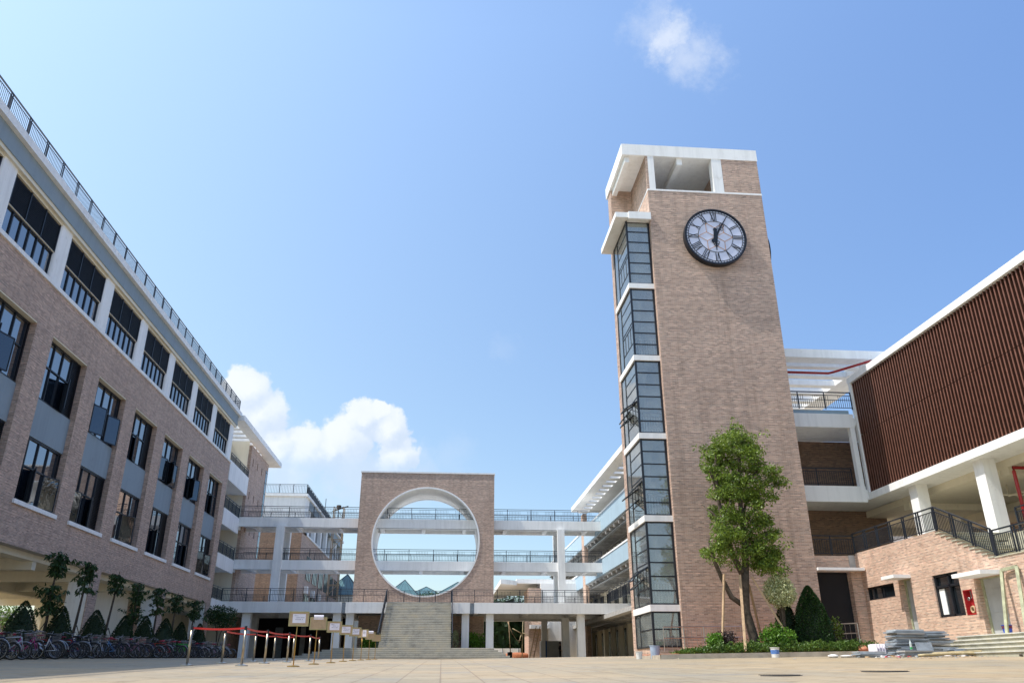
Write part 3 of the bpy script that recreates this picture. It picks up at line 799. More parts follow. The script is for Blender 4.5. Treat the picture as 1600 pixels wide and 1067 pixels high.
# ------------------------------------------------------------------ clocks
def clock_parts(t, Rr=1.63):
    # built in its own frame: face towards -Y, centre at the origin
    Y = 0
    def disc(mb, r, y0, y1, n=72):
        mb.prism([(r*math.cos(2*PI*i/n), r*math.sin(2*PI*i/n)) for i in range(n)], y0, y1, 'y')
    def add(name, mb, mat):
        o = mb.build(name, mat); o.parent = t; return o
    b = MB(); disc(b, Rr, -.26, 0); n = 96
    prof = [(Rr, -.26), (Rr, -.34), (Rr-.07, -.34), (Rr-.07, -.26)]
    o = len(b.v)
    for (r, y) in prof:
        for i in range(n): a = 2*PI*i/n; b.v.append((r*math.cos(a), y, r*math.sin(a)))
    for k in range(3):
        for i in range(n): b.f.append([o+k*n+i, o+k*n+(i+1)%n, o+(k+1)*n+(i+1)%n, o+(k+1)*n+i]); b.m.append(0)
    add('rim', b, M['dark'])
    b = MB(); disc(b, Rr-.075, -.285, -.262); add('dial', b, M['dial'])
    k = MB(); yk = -.30
    def seg(r0, a0, r1, a1, w):
        p = Vector((r0*math.sin(a0), yk, r0*math.cos(a0))); q = Vector((r1*math.sin(a1), yk, r1*math.cos(a1)))
        k.bar(p, q, .02, w, up=(q-p).cross(Vector((0,1,0))))
    ro, r1, r2, ri = Rr-.10, Rr-.20, Rr-.25, Rr*.56
    for rr in (ro, r1):
        for i in range(60): seg(rr, 2*PI*i/60, rr, 2*PI*(i+1)/60, .026)
    for i in range(60): seg(rr, 2*PI*i/60, ro, 2*PI*i/60, .024)
    for i in range(60): seg(ri, 2*PI*i/60, ri, 2*PI*(i+1)/60, .024)
    num = ['XII','I','II','III','IV','V','VI','VII','VIII','IX','X','XI']
    wd = {'I': .085, 'V': .17, 'X': .17}
    for h, s_ in enumerate(num):
        a = 2*PI*h/12; tot = sum(wd[c] for c in s_); x = -tot/2
        top, bot = r1-.03, ri+.03
        def pt(dx, r): return Vector((r*math.sin(a)+dx*math.cos(a), yk, r*math.cos(a)-dx*math.sin(a)))
        def st(x0, ra, x1, rb, w):
            p, q = pt(x0, ra), pt(x1, rb); k.bar(p, q, .02, w, up=(q-p).cross(Vector((0,1,0))))
        for c in s_:
            m_ = x+wd[c]/2
            if c == 'I': st(m_, bot, m_, top, .036)
            if c == 'V': st(m_-.07, top, m_, bot, .042); st(m_+.07, top, m_, bot, .022)
            if c == 'X': st(m_-.07, top, m_+.07, bot, .042); st(m_+.07, top, m_-.07, bot, .022)
            x += wd[c]
    add('numerals', k, M['dark'])
    k2 = MB(); yk2 = -.298
    P = [Vector((ri*math.sin(R(30+60*i)), yk2, ri*math.cos(R(30+60*i)))) for i in range(6)]
    Q = [Vector((ri/1.732*math.sin(R(60*i)), yk2, ri/1.732*math.cos(R(60*i)))) for i in range(6)]
    for i in range(6):
        for p, q in ((P[i], Q[i]), (P[i], Q[(i+1) % 6]), (Vector((0, yk2, 0)), Q[i])):
            k2.bar(p, q, .012, .022, up=(q-p).cross(Vector((0,1,0))))
    add('star_tracery', k2, M['copper'])
    for nm, ang, L, tail, y in (('minute_hand', 29, Rr*.80, .30, -.36), ('hour_hand', 181, Rr*.50, .40, -.33)):
        hm = MB(); a = R(ang); d = Vector((math.sin(a), 0, math.cos(a))); s_ = Vector((d.z, 0, -d.x)); o = Vector((0, y, 0))
        def pl(pts):
            n = len(pts); vs = [o+d*u+s_*v for u, v in pts]+[o+d*u+s_*v+Vector((0, .02, 0)) for u, v in pts]
            hm.add(vs, [list(range(n)), list(range(n, 2*n))[::-1]]+[(i, (i+1) % n, n+(i+1) % n, n+i) for i in range(n)])
        wq = 1.5 if nm == 'hour_hand' else 1.0
        pl([(-tail, .05*wq), (0, .075*wq), (L*.45, .04*wq), (L, .006*wq), (L, -.006*wq), (L*.45, -.04*wq), (0, -.075*wq), (-tail, -.05*wq)])
        for (u, rr) in ((L*.42, .085), (L*.58, .06)):
            for sg in (-1, 1):
                hm.torus(o+d*u+s_*sg*rr*1.1+Vector((0, .01, 0)), rr, .016, 'y', 14, 5)
        pl([(-tail+.11*math.cos(2*PI*i/12), .11*math.sin(2*PI*i/12)) for i in range(12)])
        pl([(L*.72, .0), (L*.66, .05), (L*.60, 0), (L*.66, -.05)])
        add(nm, hm, M['dark'])
M['dial'] = plain('dial_enamel', (.60,.63,.76), .35, 0, .05, 3)
M['copper'] = plain('copper_line', (.55,.24,.07), .4, .3, .1, 5)
ck = thing('wall_clock', 'large round clock with Roman numerals on the front of the brick tower', 'clock', (13.44, 34.5-.004, 20.66), 'clocks on the tower')
clock_parts(ck)
c2 = copy_tree(ck); c2['label'] = 'clock seen edge on, jutting from the right side of the brick tower'
c2.location = (16.365, 36.7, 20.66); c2.rotation_euler = (0, 0, R(90))

# ------------------------------------------------------------------ right building
XR0 = 18.55
def right_building():
    X = XR0; XU = 20.9; YC = 35.1; YN = 12.0; G = 1.10
    t = thing('canteen_building', 'building at right: brick ground floor, terrace, and box clad in brown fins', 'building', (X, 30, .6))
    TT, TL = 4.92, 3.55
    ops = [(32.35, 34.65, 2.84, 3.38), (31.1, 31.85, G, 3.42), (28.0, 29.6, 1.84, 3.35), (27.4, 27.93, 1.82, 2.67), (25.78, 27.08, G, 2.98)]
    YA, YB_ = 28.84, 25.85
    n = 10; stp = [YA-(YA-YB_)*i/n for i in range(n+1)]; drop = TT-TL
    def tz(y):
        if y >= YA: return TT
        if y <= YB_: return TL-.03
        i = int((YA-y)/((YA-YB_)/n)); return TT-drop*(i+1)/n
    cuts = sorted(set([YN, YC, YA, YB_]+[v for o in ops for v in o[:2]]+stp))
    w = MB()
    for a, b in zip(cuts, cuts[1:]):
        if b-a < 1e-5: continue
        m_ = (a+b)/2; zt = tz(m_); z = .1
        for o in sorted([o for o in ops if o[0] <= m_ <= o[1]], key=lambda o: o[2]):
            w.box(X, X+.3, a, b, z, o[2]); z = o[3]
        w.box(X, X+.3, a, b, z, zt)
    w.box(18.08, X, YC-.001-.25, YC-.002, .1, 4.1); w.box(18.08, X+.3, YC, YC+.25, .1, 4.1); w.box(16.37, X+.298, YC, YC+.25, 4.1, 4.82)
    w.build('brick_wall', M['brick_warm'], t)
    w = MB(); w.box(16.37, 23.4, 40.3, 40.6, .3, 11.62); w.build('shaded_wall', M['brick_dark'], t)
    w = MB(); w.box(18.22, 18.5, YC-.02, YC-.003, 4.1, 4.84); w.box(16.37, 16.5, YC-.03, YC+.2, .5, 4.08); w.build('bare_concrete', M['concrete'], t)
    g = MB(); g.box(16.5, 18.07, YC+.1, YC+.2, .3, 4.09); g.build('shutter', M['blackin'], t)
    f = MB()
    f.box(X+.3, 28, YA, 40.29, 4.6, TT-.03); f.box(16.37, X+.3, YC+.25, 40.3, 4.6, 4.80); f.box(X+.3, 20.3, YN, YA, 3.2, TL-.04)
    for i in range(8): f.box(20.3+.19*i, 27, YN, YA-.01, 3.2, TL-.04+.17*(i+1))
    for i in range(n):
        y1, y0 = stp[i], stp[i+1]; zz = TT-drop*(i+1)/n; f.box(X-.03, X+1.6, y0-.03, y1-.03, zz, zz+.05); f.box(X+.3, X+1.6, y0, y1, 3.2, zz-.003)
    f.box(X-.03, X+.33, YN, YB_-.05, TL-.028, TL+.01)
    f.build('terrace_floor', M['steps_warm'], t)
    f = MB(); f.box(X+.8, 27, YN, YC-.6, .3, 3.1); f.build('room_core', M['plaster_grey'], t)
    # fin clad box
    z0, z1 = 8.16, 13.90; YE = 37.3
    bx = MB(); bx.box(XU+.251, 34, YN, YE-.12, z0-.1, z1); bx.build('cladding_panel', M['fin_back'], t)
    y = YN+.1; fa = MB(); fb = MB()
    while y < YE-.22:
        fa.box(XU+.10, XU+.25, y, y+.055, z0+.02, 11.10, 0); fa.box(XU+.08, XU+.099, y-.004, y+.059, z0+.02, 11.10, 1); fb.box(XU+.10, XU+.25, y, y+.055, 11.13, z1-.02, 0); fb.box(XU+.08, XU+.099, y-.004, y+.059, 11.13, z1-.02, 1); y += .215
    fa.build('lower_fins', [M['fin'], M['fin_lit_edge']], t); fb.build('upper_fins', [M['fin'], M['fin_lit_edge']], t)
    wt = MB(); wt.box(XU-.04, 34.3, YN-.2, YE+.04, z1, z1+.32); wt.build('coping', M['white'], t)
    wt = MB(); wt.box(XU-.02, 34.2, YN-.1, YE, z0-.34, z0); wt.build('base_beam', M['white'], t)
    wt = MB(); wt.box(XU-.018, XU+.25, YE-.2, YE-.003, z0, z1); wt.build('corner_trim', M['white'], t)
    cl = MB()
    cl.box(XU+1.4, 34, YN, 43.6, 7.50, z0-.345)
    for y in (15, 22.1, 29.3, 36.5): cl.box(XU+1.42, 34, y-.25, y+.25, 7.2, 7.5)
    cl.box(XU+6.4, XU+6.8, YN, 43, 7.15, 7.5); cl.box(XU+1.4, 34, 43.2, 43.6, 7.1, 7.5)
    cl.build('soffit_beam', M['cream'], t)
    for (x, y, zb) in ((XU+.62, 29.3, 4.1), (XU+.60, 34.0, 4.89), (XU+.62, 22.1, 4.1), (XU+6.5, 34.5, 4.89), (XU+6.5, 40, 4.89)):
        c = MB(); c.box(x-.27, x+.27, y-.3, y+.3, zb, z0-.342); c.build('column', M['white'], t)
    # linking balconies
    for za, zb in ((7.65, 8.43), (11.43, 12.15)):
        lb = MB(); lb.box(16.37, 20.66, 36.95, 37.2, za, zb); lb.box(16.37, 25, 37.2, 40.3, za+.2, zb-.12); lb.build('balcony', M['white'], t)
    lb = MB(); lb.box(16.37, 20.6, 37.205, 37.35, 12.15, 12.42); lb.build('parapet', M['blue'], t)
    lb = MB(); lb.box(20.40, 20.64, 36.97, 37.25, 8.43, 11.43); lb.build('column', M['white'], t)
    lb = MB()
    lb.box(16.37, 23.6, 37.0, 37.35, 15.25, 15.72); lb.box(22.3, 23.6, 37.35, 47.2, 15.27, 15.68); lb.box(16.37, 22.3, 46.4, 47.2, 15.27, 15.6)
    for i in range(6): lb.box(16.37, 22.3, 38.35+1.45*i, 38.85+1.45*i, 15.27, 15.6)
    lb.box(16.37, 22.3, 37.35, 37.9, 15.27, 15.6)
    lb.build('pergola', M['white'], t)
    m = MB(); railing(m, (16.5, 37.05, 12.42), (20.75, 37.05, 12.42), .92, 1.45, .11, .018, .045, deco=True); m.build('balcony_railing', M['rail'], t)
    m = MB(); railing(m, (16.5, 37.05, 8.43), (20.1, 37.05, 8.43), .9, 1.45, .11, .018, .045); m.build('balcony_railing', M['rail'], t)
    m = MB()
    railing(m, (16.45, YC+.1, 4.84), (X+.08, YC+.1, 4.84), .88, 1.1, .11, .018, .045)
    for A, B in (((X+.08, YC+.1, TT), (X+.08, YA, TT)), ((X+.08, YA-.05, TT+.02), (X+.08, YB_, TL+.07)), ((X+.08, YB_-.06, TL), (X+.08, YN, TL)), ((21.85, 28.6, TT), (21.85, 20, TT))):
        railing(m, A, B, .88, 1.1, .10, .018, .06, double=True)
    m.build('terrace_railing', M['rail'], t)
    # windows and doors
    o = ops[0]; q = MB()
    for y in (o[0]+.03, 33.4, 34.2, o[1]-.03): q.bar((X+.14, y, o[2]), (X+.14, y, o[3]), .06)
    for z in (o[2]+.03, o[3]-.03): q.bar((X+.14, o[0], z), (X+.14, o[1], z), .06)
    fr = q.build('window', M['dark'], t); q = MB(); q.box(X+.18, X+.20, o[0], o[1], o[2], o[3]); q.build('pane', M['glass_dark'], fr)
    o = ops[2]; q = MB()
    for y in (o[0]+.04, o[0]+.72, o[1]-.04): q.bar((X+.10, y, o[2]), (X+.10, y, o[3]), .08)
    for z in (o[2]+.04, 2.92, o[3]-.04): q.bar((X+.10, o[0], z), (X+.10, o[1], z), .08)
    fr = q.build('window', M['dark'], t); q = MB(); q.box(X+.16, X+.18, o[0], o[1], o[2], o[3]); q.build('pane', M['glass_dark'], fr)
    q = MB(); q.box(X+.12, X+.15, o[1]-.42, o[1]-.10, o[2]+.1, 2.85); q.build('curtain', M['white'], fr)
    for o in (ops[1], ops[4]):
        q = MB(); q.box(X+.22, X+.27, o[0]+.05, o[1]-.05, o[2], o[3]-.04)
        for z in (o[2]+.75, o[2]+1.5): q.bar((X+.215, o[0]+.05, z), (X+.215, o[1]-.05, z), .015)
        dr = q.build('door', M['plaster_grey'], t)
        q = MB()
        for y in (o[0]+.025, o[1]-.025): q.bar((X+.2, y, o[2]), (X+.2, y, o[3]), .05, .14)
        q.bar((X+.2, o[0], o[3]-.02), (X+.2, o[1], o[3]-.02), .14, .04); q.build('door_frame', M['greenframe'], dr)
    for (y0, y1, z, d_) in ((31.0, 31.95, 3.43, .72), (25.6, 27.16, 2.99, .80)):
        q = MB(); q.box(X-d_, X-.001, y0, y1, z, z+.13); q.build('canopy', M['white'], t)
    q = MB(); q.box(16.38, X-.05, YC-.75, YC-.255, 4.1, 4.22); q.build('canopy', M['white'], t)
    q = MB()
    for i in range(5):
        z = G-.14*i
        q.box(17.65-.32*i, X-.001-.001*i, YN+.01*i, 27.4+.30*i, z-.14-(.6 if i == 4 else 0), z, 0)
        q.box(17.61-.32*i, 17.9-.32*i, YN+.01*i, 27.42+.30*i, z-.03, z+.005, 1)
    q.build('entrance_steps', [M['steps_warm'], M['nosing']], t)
    q = MB(); q.box(17.5, X-.003, 29.0, 34.8, .1, .86); q.build('threshold', M['steps_warm'], t)
M['fin'] = plain('brown_fin', (.085,.036,.024), .4, .15, .15, 3); M['fin_lit_edge'] = plain('fin_lit_edge', (.19,.085,.058), .45, .1, .2, 3)  # fin sides darker, front edges lighter: sunlit edges put into the paint
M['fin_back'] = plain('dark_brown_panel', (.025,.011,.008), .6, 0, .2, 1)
right_building()

def hose_cabinet():
    t = thing('hose_cabinet', 'open red fire hose recess in the brick wall between the tall window and right door', 'fire hose cabinet', (18.7, 27.66, 1.82))
    b = MB(); X = 18.55; ya, yb, za, zb = 27.41, 27.92, 1.83, 2.66
    b.box(X+.22, X+.26, ya, yb, za, zb)
    for y in (ya, yb-.02): b.box(X-.008, X+.22, y, y+.02, za, zb)
    b.box(X-.008, X+.22, ya+.02, yb-.02, za, za+.02); b.box(X-.008, X+.22, ya+.02, yb-.02, zb-.02, zb); b.build('cabinet', M['redbox'], t)
    h = MB()
    for i in range(4): h.torus((X+.02+.05*i, 27.58, 2.0), .10, .028, 'x', 18, 6)
    h.build('hose_reel', M['cork'], t)
    v = MB(); v.tube([(X+.15, 27.7, 2.64), (X+.15, 27.7, 2.4), (X+.04, 27.7, 2.36)], [.03, .03, .045]); v.torus((X+.02, 27.7, 2.36), .05, .012, 'x', 12, 5); v.build('valve', M['steel'], t)
hose_cabinet()

def pipes():
    b = MB()
    b.tube([(29, 28.5, 7.35), (22.1, 28.5, 7.35), (22.1, 28.5, 7.2), (22.1, 28.5, 4.1)], .068, 10)
    b.lathe((22.1, 28.5, 4.9), [(.09, 0), (.09, .12)], 10)
    tag(b.build('standpipe', M['redpipe'], None, True), 'red fire main dropping beside the right terrace column', 'pipe', 'red fire mains')
    b = MB()
    b.tube([(16.5, 38.6, 15.0), (20.6, 38.6, 15.0), (20.8, 38.4, 15.0), (22.0, 36.6, 15.0), (22.15, 36.6, 14.9), (22.2, 36.6, 14.2)], .065, 10)
    for x in (18.2, ): b.bar((x, 38.6, 15.0), (x, 38.6, 15.3), .04)
    tag(b.build('fire_pipe', M['redpipe'], None, True), 'red pipe slung under the white pergola between tower and fin clad box', 'pipe', 'red fire mains')
    b = MB()
    for z in (0, .4): b.tube([(24+z, 25, 6.9), (24+z, 31.6, 6.9), (24.0+z, 31.6, 7.4)], .035, 6)
    b.tube([(23.2, 30.9, 6.8), (25.6, 30.9, 6.8), (25.6, 30.9, 7.4)], .03, 6)
    tag(b.build('service_pipes', M['cream'], None, True), 'thin white service pipes hung beneath the terrace ceiling', 'pipe')
pipes()

def annex():
    t = thing('annex_building', 'far brick wall with white sill and windows seen beneath the fin clad box', 'building', (31, 48, 1))
    X = 31.0
    b = MB(); b.box(X, X+6, 38, 58, .5, 8.25); b.build('brick_wall', M['brick_warm'], t)
    b = MB(); b.box(X-.1, X+6, 38, 58, 8.25, 8.5); b.build('sill', M['white'], t)
    for i in range(5): b = MB(); b.box(X, X+.5, 38.5+4.0*i, 39.6+4.0*i, 8.5, 11.2); b.build('column', M['white'], t)
    b = MB(); b.box(X-.1, X+6, 38, 58, 11.2, 12); b.build('roof_slab', M['white'], t)
    b = MB(); b.box(X+.3, X+.35, 38, 58, 8.5, 11.2); b.build('window', M['glass_blue'], t)
    t = thing('white_hall', 'bright white wall with dark windows behind the terrace columns', 'building', (27, 50, 1))
    b = MB(); b.box(22.5, 30.9, 50, 56, .5, 8.8); b.build('wall', M['white'], t)
    for i in range(3):
        b = MB(); b.box(23.4+2.3*i, 24.5+2.3*i, 49.94, 50, 6.2, 8.1); b.bar((23.95+2.3*i, 49.92, 6.2), (23.95+2.3*i, 49.92, 8.1), .06); b.build('window', M['glass_dark'], t)
annex()

# ------------------------------------------------------------------ foliage
def rvec(r):
    while True:
        v = Vector((r.uniform(-1, 1), r.uniform(-1, 1), r.uniform(-1, 1)))
        if .05 < v.length <= 1: return v
def leaves_blob(mb, c, rad, n, L, W, r, hang=.2, mi=0):
    c = Vector(c); rad = Vector(rad)
    for _ in range(n):
        v = rvec(r); v = v.normalized()*(v.length**.45)
        p = c+Vector((v.x*rad.x, v.y*rad.y, v.z*rad.z))
        d = (v.normalized()*.6+rvec(r)+Vector((0, 0, -hang))).normalized()
        s_ = r.uniform(.7, 1.25); mb.leaf(p, d, rvec(r).normalized(), L*s_, W*s_, mi)

def main_tree():
    r = random.Random(3); YT = 31.5
    gz = ground_z(12, YT)+.18
    t = thing('large_tree', 'tall leafy tree with several stems, propped by timber poles before the tower', 'tree', (11.95, YT, gz))
    b = MB()
    b.tube([(12.1, YT, gz-.1), (12.02, YT, 1.2), (11.93, YT, 1.7), (11.84, YT+.02, 2.2), (11.86, YT, 2.7), (11.93, YT+.05, 3.2), (12.0, YT, 3.85)], [.25, .19, .175, .165, .17, .17, .15], 12)
    b.tube([(11.85, YT, 3.6), (11.55, YT+.1, 4.4), (11.3, YT, 5.4), (11.15, YT-.1, 6.6), (11.2, YT, 7.9), (11.35, YT, 8.8)], [.14, .12, .10, .08, .05, .02], 8)
    b.tube([(12.0, YT, 3.7), (12.1, YT, 4.7), (12.15, YT+.1, 5.8), (12.1, YT, 7.0), (12.3, YT, 8.3), (12.5, YT, 9.3)], [.15, .13, .11, .09, .06, .02], 8)
    b.tube([(11.75, YT, 2.4), (11.35, YT+.1, 2.7), (11.0, YT+.1, 3.5), (10.75, YT, 4.1), (10.6, YT, 4.8)], [.11, .10, .09, .08, .04], 8)
    br = []
    for (p, q) in (((11.5, YT, 4.6), (10.75, YT-.5, 5.3)), ((12.1, YT, 4.3), (13.1, YT-.3, 5.2)), ((12.15, YT, 5.6), (13.4, YT+.3, 6.6)), ((11.3, YT, 5.4), (10.6, YT+.4, 6.4)),
                   ((12.1, YT, 6.8), (13.3, YT-.2, 8.0)), ((11.2, YT, 6.9), (10.8, YT, 8.0)), ((12.1, YT, 7.4), (11.7, YT+.5, 8.7)), ((12.1, YT, 4.6), (13.3, YT, 4.6)), ((12.2, YT, 6), (12.9, YT+.8, 7))):
        m_ = (Vector(p)+Vector(q))/2+Vector((0, 0, .12)); b.tube([p, m_, q], [.07, .05, .02], 6)
    b.build('trunk', M['bark'], t, True)
    blobs = []
    # outline of the crown: (x, z, radius)
    core = [(11.0,8.75,.55),(11.45,8.95,.5),(11.1,8.2,.6),(10.8,7.7,.45),(11.6,8.3,.6),(12.3,9.3,.6),(12.75,9.15,.55),(12.2,8.7,.6),(12.9,8.5,.6),(13.2,8.9,.4),(13.1,8.0,.6),
            (12.4,8.0,.6),(11.3,7.5,.6),(11.9,7.4,.55),(12.7,7.3,.6),(13.6,7.6,.5),(13.9,7.25,.42),(13.3,7.1,.5),(11.1,6.85,.5),(11.6,6.7,.6),(12.3,6.7,.6),(12.9,6.5,.55),(13.5,6.55,.35),
            (11.0,6.1,.5),(11.5,5.9,.55),(12.1,5.95,.6),(12.8,5.8,.6),(13.4,5.75,.45),(10.8,5.4,.5),(11.4,5.15,.5),(12.2,5.2,.5),(12.9,5.1,.6),(13.5,5.2,.4),
            (10.7,4.9,.45),(11.1,4.7,.4),(12.7,4.45,.45),(13.3,4.5,.55),(13.7,4.3,.35),(13.1,3.95,.4),(12.6,3.9,.25),(10.45,4.55,.35)]
    f = MB()
    core = [(12.15+(x-12.15)*.80, z, q*.9) for (x, z, q) in core]
    for (x, z, q) in core:
        for j in range(2):
            yy = YT + r.uniform(-1.1, 1.1)*(1 if j else .6)
            for _k in range(5):
                v = rvec(r); rr = q*r.uniform(.28, .62)
                leaves_blob(f, (x+v.x*q*.8, yy+v.y*q*.7, z+v.z*q*.7), (rr, rr, rr*.6), int(95*q/.5*(rr/q)/.45), .105*r.uniform(.8, 1.15), .05, r)
    for (x, z) in ((10.75, 4.6), (10.6, 4.25), (11.0, 4.35), (10.95, 4.9), (13.0, 3.9), (13.3, 4.15), (12.7, 4.1), (13.1, 4.4), (12.55, 4.5), (11.35, 4.75), (12.2, 4.2), (11.7, 4.5), (12.4, 3.95), (13.2, 3.75), (12.0, 4.7), (11.2, 4.2), (12.75, 3.75), (11.5, 4.1)):
        for _k in range(4): leaves_blob(f, (x+r.uniform(-.25, .25), YT+r.uniform(-.6, .3), z+r.uniform(-.2, .2)), (.26, .26, .16), 60, .10, .05, r)
    for _ in range(120):     # stray twigs at the rim
        x, z, q = r.choice(core); a = r.uniform(0, 2*PI)
        leaves_blob(f, (x+q*1.1*math.cos(a), YT+r.uniform(-.8, .8), z+q*1.0*math.sin(a)), (.2, .2, .14), 22, .12, .06, r)
    f.build('crown', M['leaf'], t)
    props = []
    for i, (p, q, lb) in enumerate((((10.55, YT-.5, gz), (11.05, YT-.15, 3.55), 'leftmost thin timber prop leaning on the side stem of the large tree'),
                       ((11.2, YT-1.2, gz), (11.65, YT-.25, 3.5), 'pale front timber prop leaning against the trunk of the large tree'),
                       ((13.35, YT-.8, gz), (12.15, YT-.2, 3.45), 'timber prop slanting from the right up to the trunk of the large tree'),
                       ((12.75, YT+.9, gz), (12.15, YT+.2, 3.2), 'shaded short timber prop standing behind the trunk of the large tree'))):
        m_ = MB(); m_.bar(p, q, .10 if i == 1 else .075, .09 if i == 1 else .07)
        tag(m_.build('timber_prop', M['timber']), lb, 'tree prop', 'timber props of the large tree')
main_tree()

def planter():
    t = thing('planter_bed', 'raised planting bed with concrete kerb along the foot of the clock tower', 'planter', (12, 31, .4))
    k = MB(); n = 30
    pts = []
    for i in range(n+1):
        x = 7.9+8.9*i/n; y = 29.9+.0*x
        pts.append((x, y))
    for (a, b) in zip(pts, pts[1:]):
        z = ground_z(a[0], a[1]); z2 = ground_z(b[0], b[1])
        k.add([(a[0],a[1],z-.3),(b[0],b[1],z2-.3),(b[0],b[1],z2+.17),(a[0],a[1],z+.17),(a[0],a[1]+.14,z-.3),(b[0],b[1]+.14,z2-.3),(b[0],b[1]+.14,z2+.17),(a[0],a[1]+.14,z+.17)],
              [(0,1,2,3),(3,2,6,7),(7,6,5,4)])
    z = ground_z(16.8, 30); k.box(16.66, 16.8, 30.05, 34.4, z-.3, z+.17); z = ground_z(7.9, 30); k.box(7.9, 8.04, 30.05, 33.6, z-.3, z+.15)
    k.build('kerb', M['kerb'], t)
    s = MB(); nx, ny = 24, 10
    r = random.Random(5)
    for j in range(ny+1):
        for i in range(nx+1):
            x = 8.04+8.62*i/nx; y = 30.04+4.4*j/ny
            s.v.append((x, y, ground_z(x, y)+.12+.10*math.sin(PI*i/nx)*min(1, j/3)+r.uniform(-.02, .02)))
    for j in range(ny):
        for i in range(nx): s.f.append([j*(nx+1)+i, j*(nx+1)+i+1, (j+1)*(nx+1)+i+1, (j+1)*(nx+1)+i]); s.m.append(0)
    s.build('soil', M['soil'], t)
M['kerb'] = plain('kerb_concrete', (.40,.35,.28), .9, 0, .25, 2.5, fine=15)
planter()
def ground_cover():
    r = random.Random(9); f = MB()
    for _ in range(15000):
        x = r.uniform(8.9, 16.4); y = 30.25+abs(r.gauss(0, .75)) 
        if y > 34: continue
        base = ground_z(x, y)+.16
        hh = (.10+.28*r.random()+.05*math.sin(x*5)+.04*math.sin(x*13))*min(1, (x-8.6)/1.6)
        if r.random() < .12 and y < 30.5: continue
        f.leaf(Vector((x, y, base+hh*r.random())), (Vector((r.uniform(-1, 1), r.uniform(-1, .4), r.uniform(.1, 1)))).normalized(), rvec(r).normalized(), .10, .05)
    o = f.build('ground_cover', M['hedge']); tag(o, 'low green ground cover filling the raised bed below the tower', 'ground cover', kind='stuff')
ground_cover()

def shrub(name, label, cat, c, rad, n, L, mat, stem=None, group=None, conic=False, seed=1, W=None, stems=0):
    r = random.Random(seed); c = Vector(c)
    t = thing(name, label, cat, (c.x, c.y, c.z), group)
    f = MB(); W = W or L*.5
    if conic:
        rx, ry, h = rad
        for _ in range(n):
            u = r.random()**1.15; rr = (1-u**2)**.85*(1 if u > .12 else .86+u*1.15)
            a = r.uniform(0, 2*PI); k = r.uniform(.88, 1.04)*(1+.05*math.sin(a*3+u*9+seed)+.05*math.sin(a*5-u*17+seed*2))*(1.12 if r.random() < .06 else 1)
            p = c+Vector((rx*rr*k*math.cos(a), ry*rr*k*math.sin(a), h*u+.05))
            d = (Vector((math.cos(a), math.sin(a), .5))+rvec(r)*.8).normalized()
            f.leaf(p, d, rvec(r).normalized(), L, W)
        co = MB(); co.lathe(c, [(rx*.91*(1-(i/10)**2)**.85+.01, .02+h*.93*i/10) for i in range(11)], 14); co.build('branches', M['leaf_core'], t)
    else:
        sub = []
        for _ in range(max(4, n//130)):
            v = rvec(r); sub.append(c+Vector((v.x*rad[0]*.58, v.y*rad[1]*.58, rad[2]+v.z*rad[2]*.58)))
        for q in sub: leaves_blob(f, q, (rad[0]*.5, rad[1]*.5, rad[2]*.45), n//len(sub), L, W, r)
    f.build('foliage', mat, t)
    if stem:
        b = MB()
        for i in range(stem): 
            a = 2*PI*i/stem; b.tube([c+Vector((.02*i, 0, -stems)), c+Vector((.12*math.cos(a)*rad[0], .12*math.sin(a), 0)), c+Vector((.5*rad[0]*math.cos(a), .5*rad[1]*math.sin(a), rad[2]))], [.05, .04, .015], 6)
        b.build('stem', M['bark'], t)
    return t
def bz(x, y): return ground_z(x, y)+.18
shrub('topiary_bush', 'pale variegated bush shaped as a ball on a thin stem right of the large tree', 'bush', (13.2, 31.3, 2.25), (.66, .6, .68), 9500, .075, M['leaf_varieg'], 3, seed=4, stems=1.3, W=.05)
shrub('cone_shrub', 'large dark green cone shaped shrub at the right end of the planter bed', 'shrub', (14.5, 31.6, bz(14.5, 31.6)), (.72, .7, 2.35), 9000, .085, M['cone_deep'], conic=True, seed=5)
shrub('dark_shrub', 'narrow dark shrub wedged between the ball topiary and the large cone shrub', 'shrub', (13.75, 32.3, bz(13.7, 32.3)), (.5, .5, 1.9), 2500, .09, M['leaf_cone'], conic=True, seed=6)
shrub('round_bush', 'bright green rounded bush at the foot of the large tree', 'bush', (12.75, 31.0, bz(12.7, 31)), (.72, .6, .5), 2800, .11, M['leaf_bright'], 3, seed=7)
shrub('purple_bush', 'dark purple leaved bush left of the large tree in the planter bed', 'bush', (10.85, 31.2, bz(10.8, 31)), (.5, .45, .45), 1700, .09, M['leaf_purple'], 3, seed=8)
shrub('small_green_bush', 'small bright green bush left of the purple leaved bush', 'bush', (10.3, 31.0, bz(10.3, 31)), (.33, .3, .4), 900, .10, M['leaf_bright'], 2, seed=9)
shrub('airy_shrub', 'thin airy shrub beside the steel handrail at the right end of the planter bed', 'shrub', (15.45, 31.8, bz(15.5, 31.8)), (.4, .35, .75), 420, .10, M['leaf'], 3, seed=10)
shrub('wing_tree', 'slim green tree propped beside the near brick pier of the corridor wing', 'tree', (11.55, 44.0, ground_z(11.5, 44)), (.75, .8, 1.7), 4200, .12, M['leaf_bright'], 3, seed=11)
shrub('tall_sapling', 'thin sapling rising above the slim green tree by the corridor wing', 'tree', (11.75, 45.0, ground_z(11.5, 45)+2.4), (.5, .5, 1.0), 900, .14, M['leaf_bright'], 2, seed=12, stems=2.4)

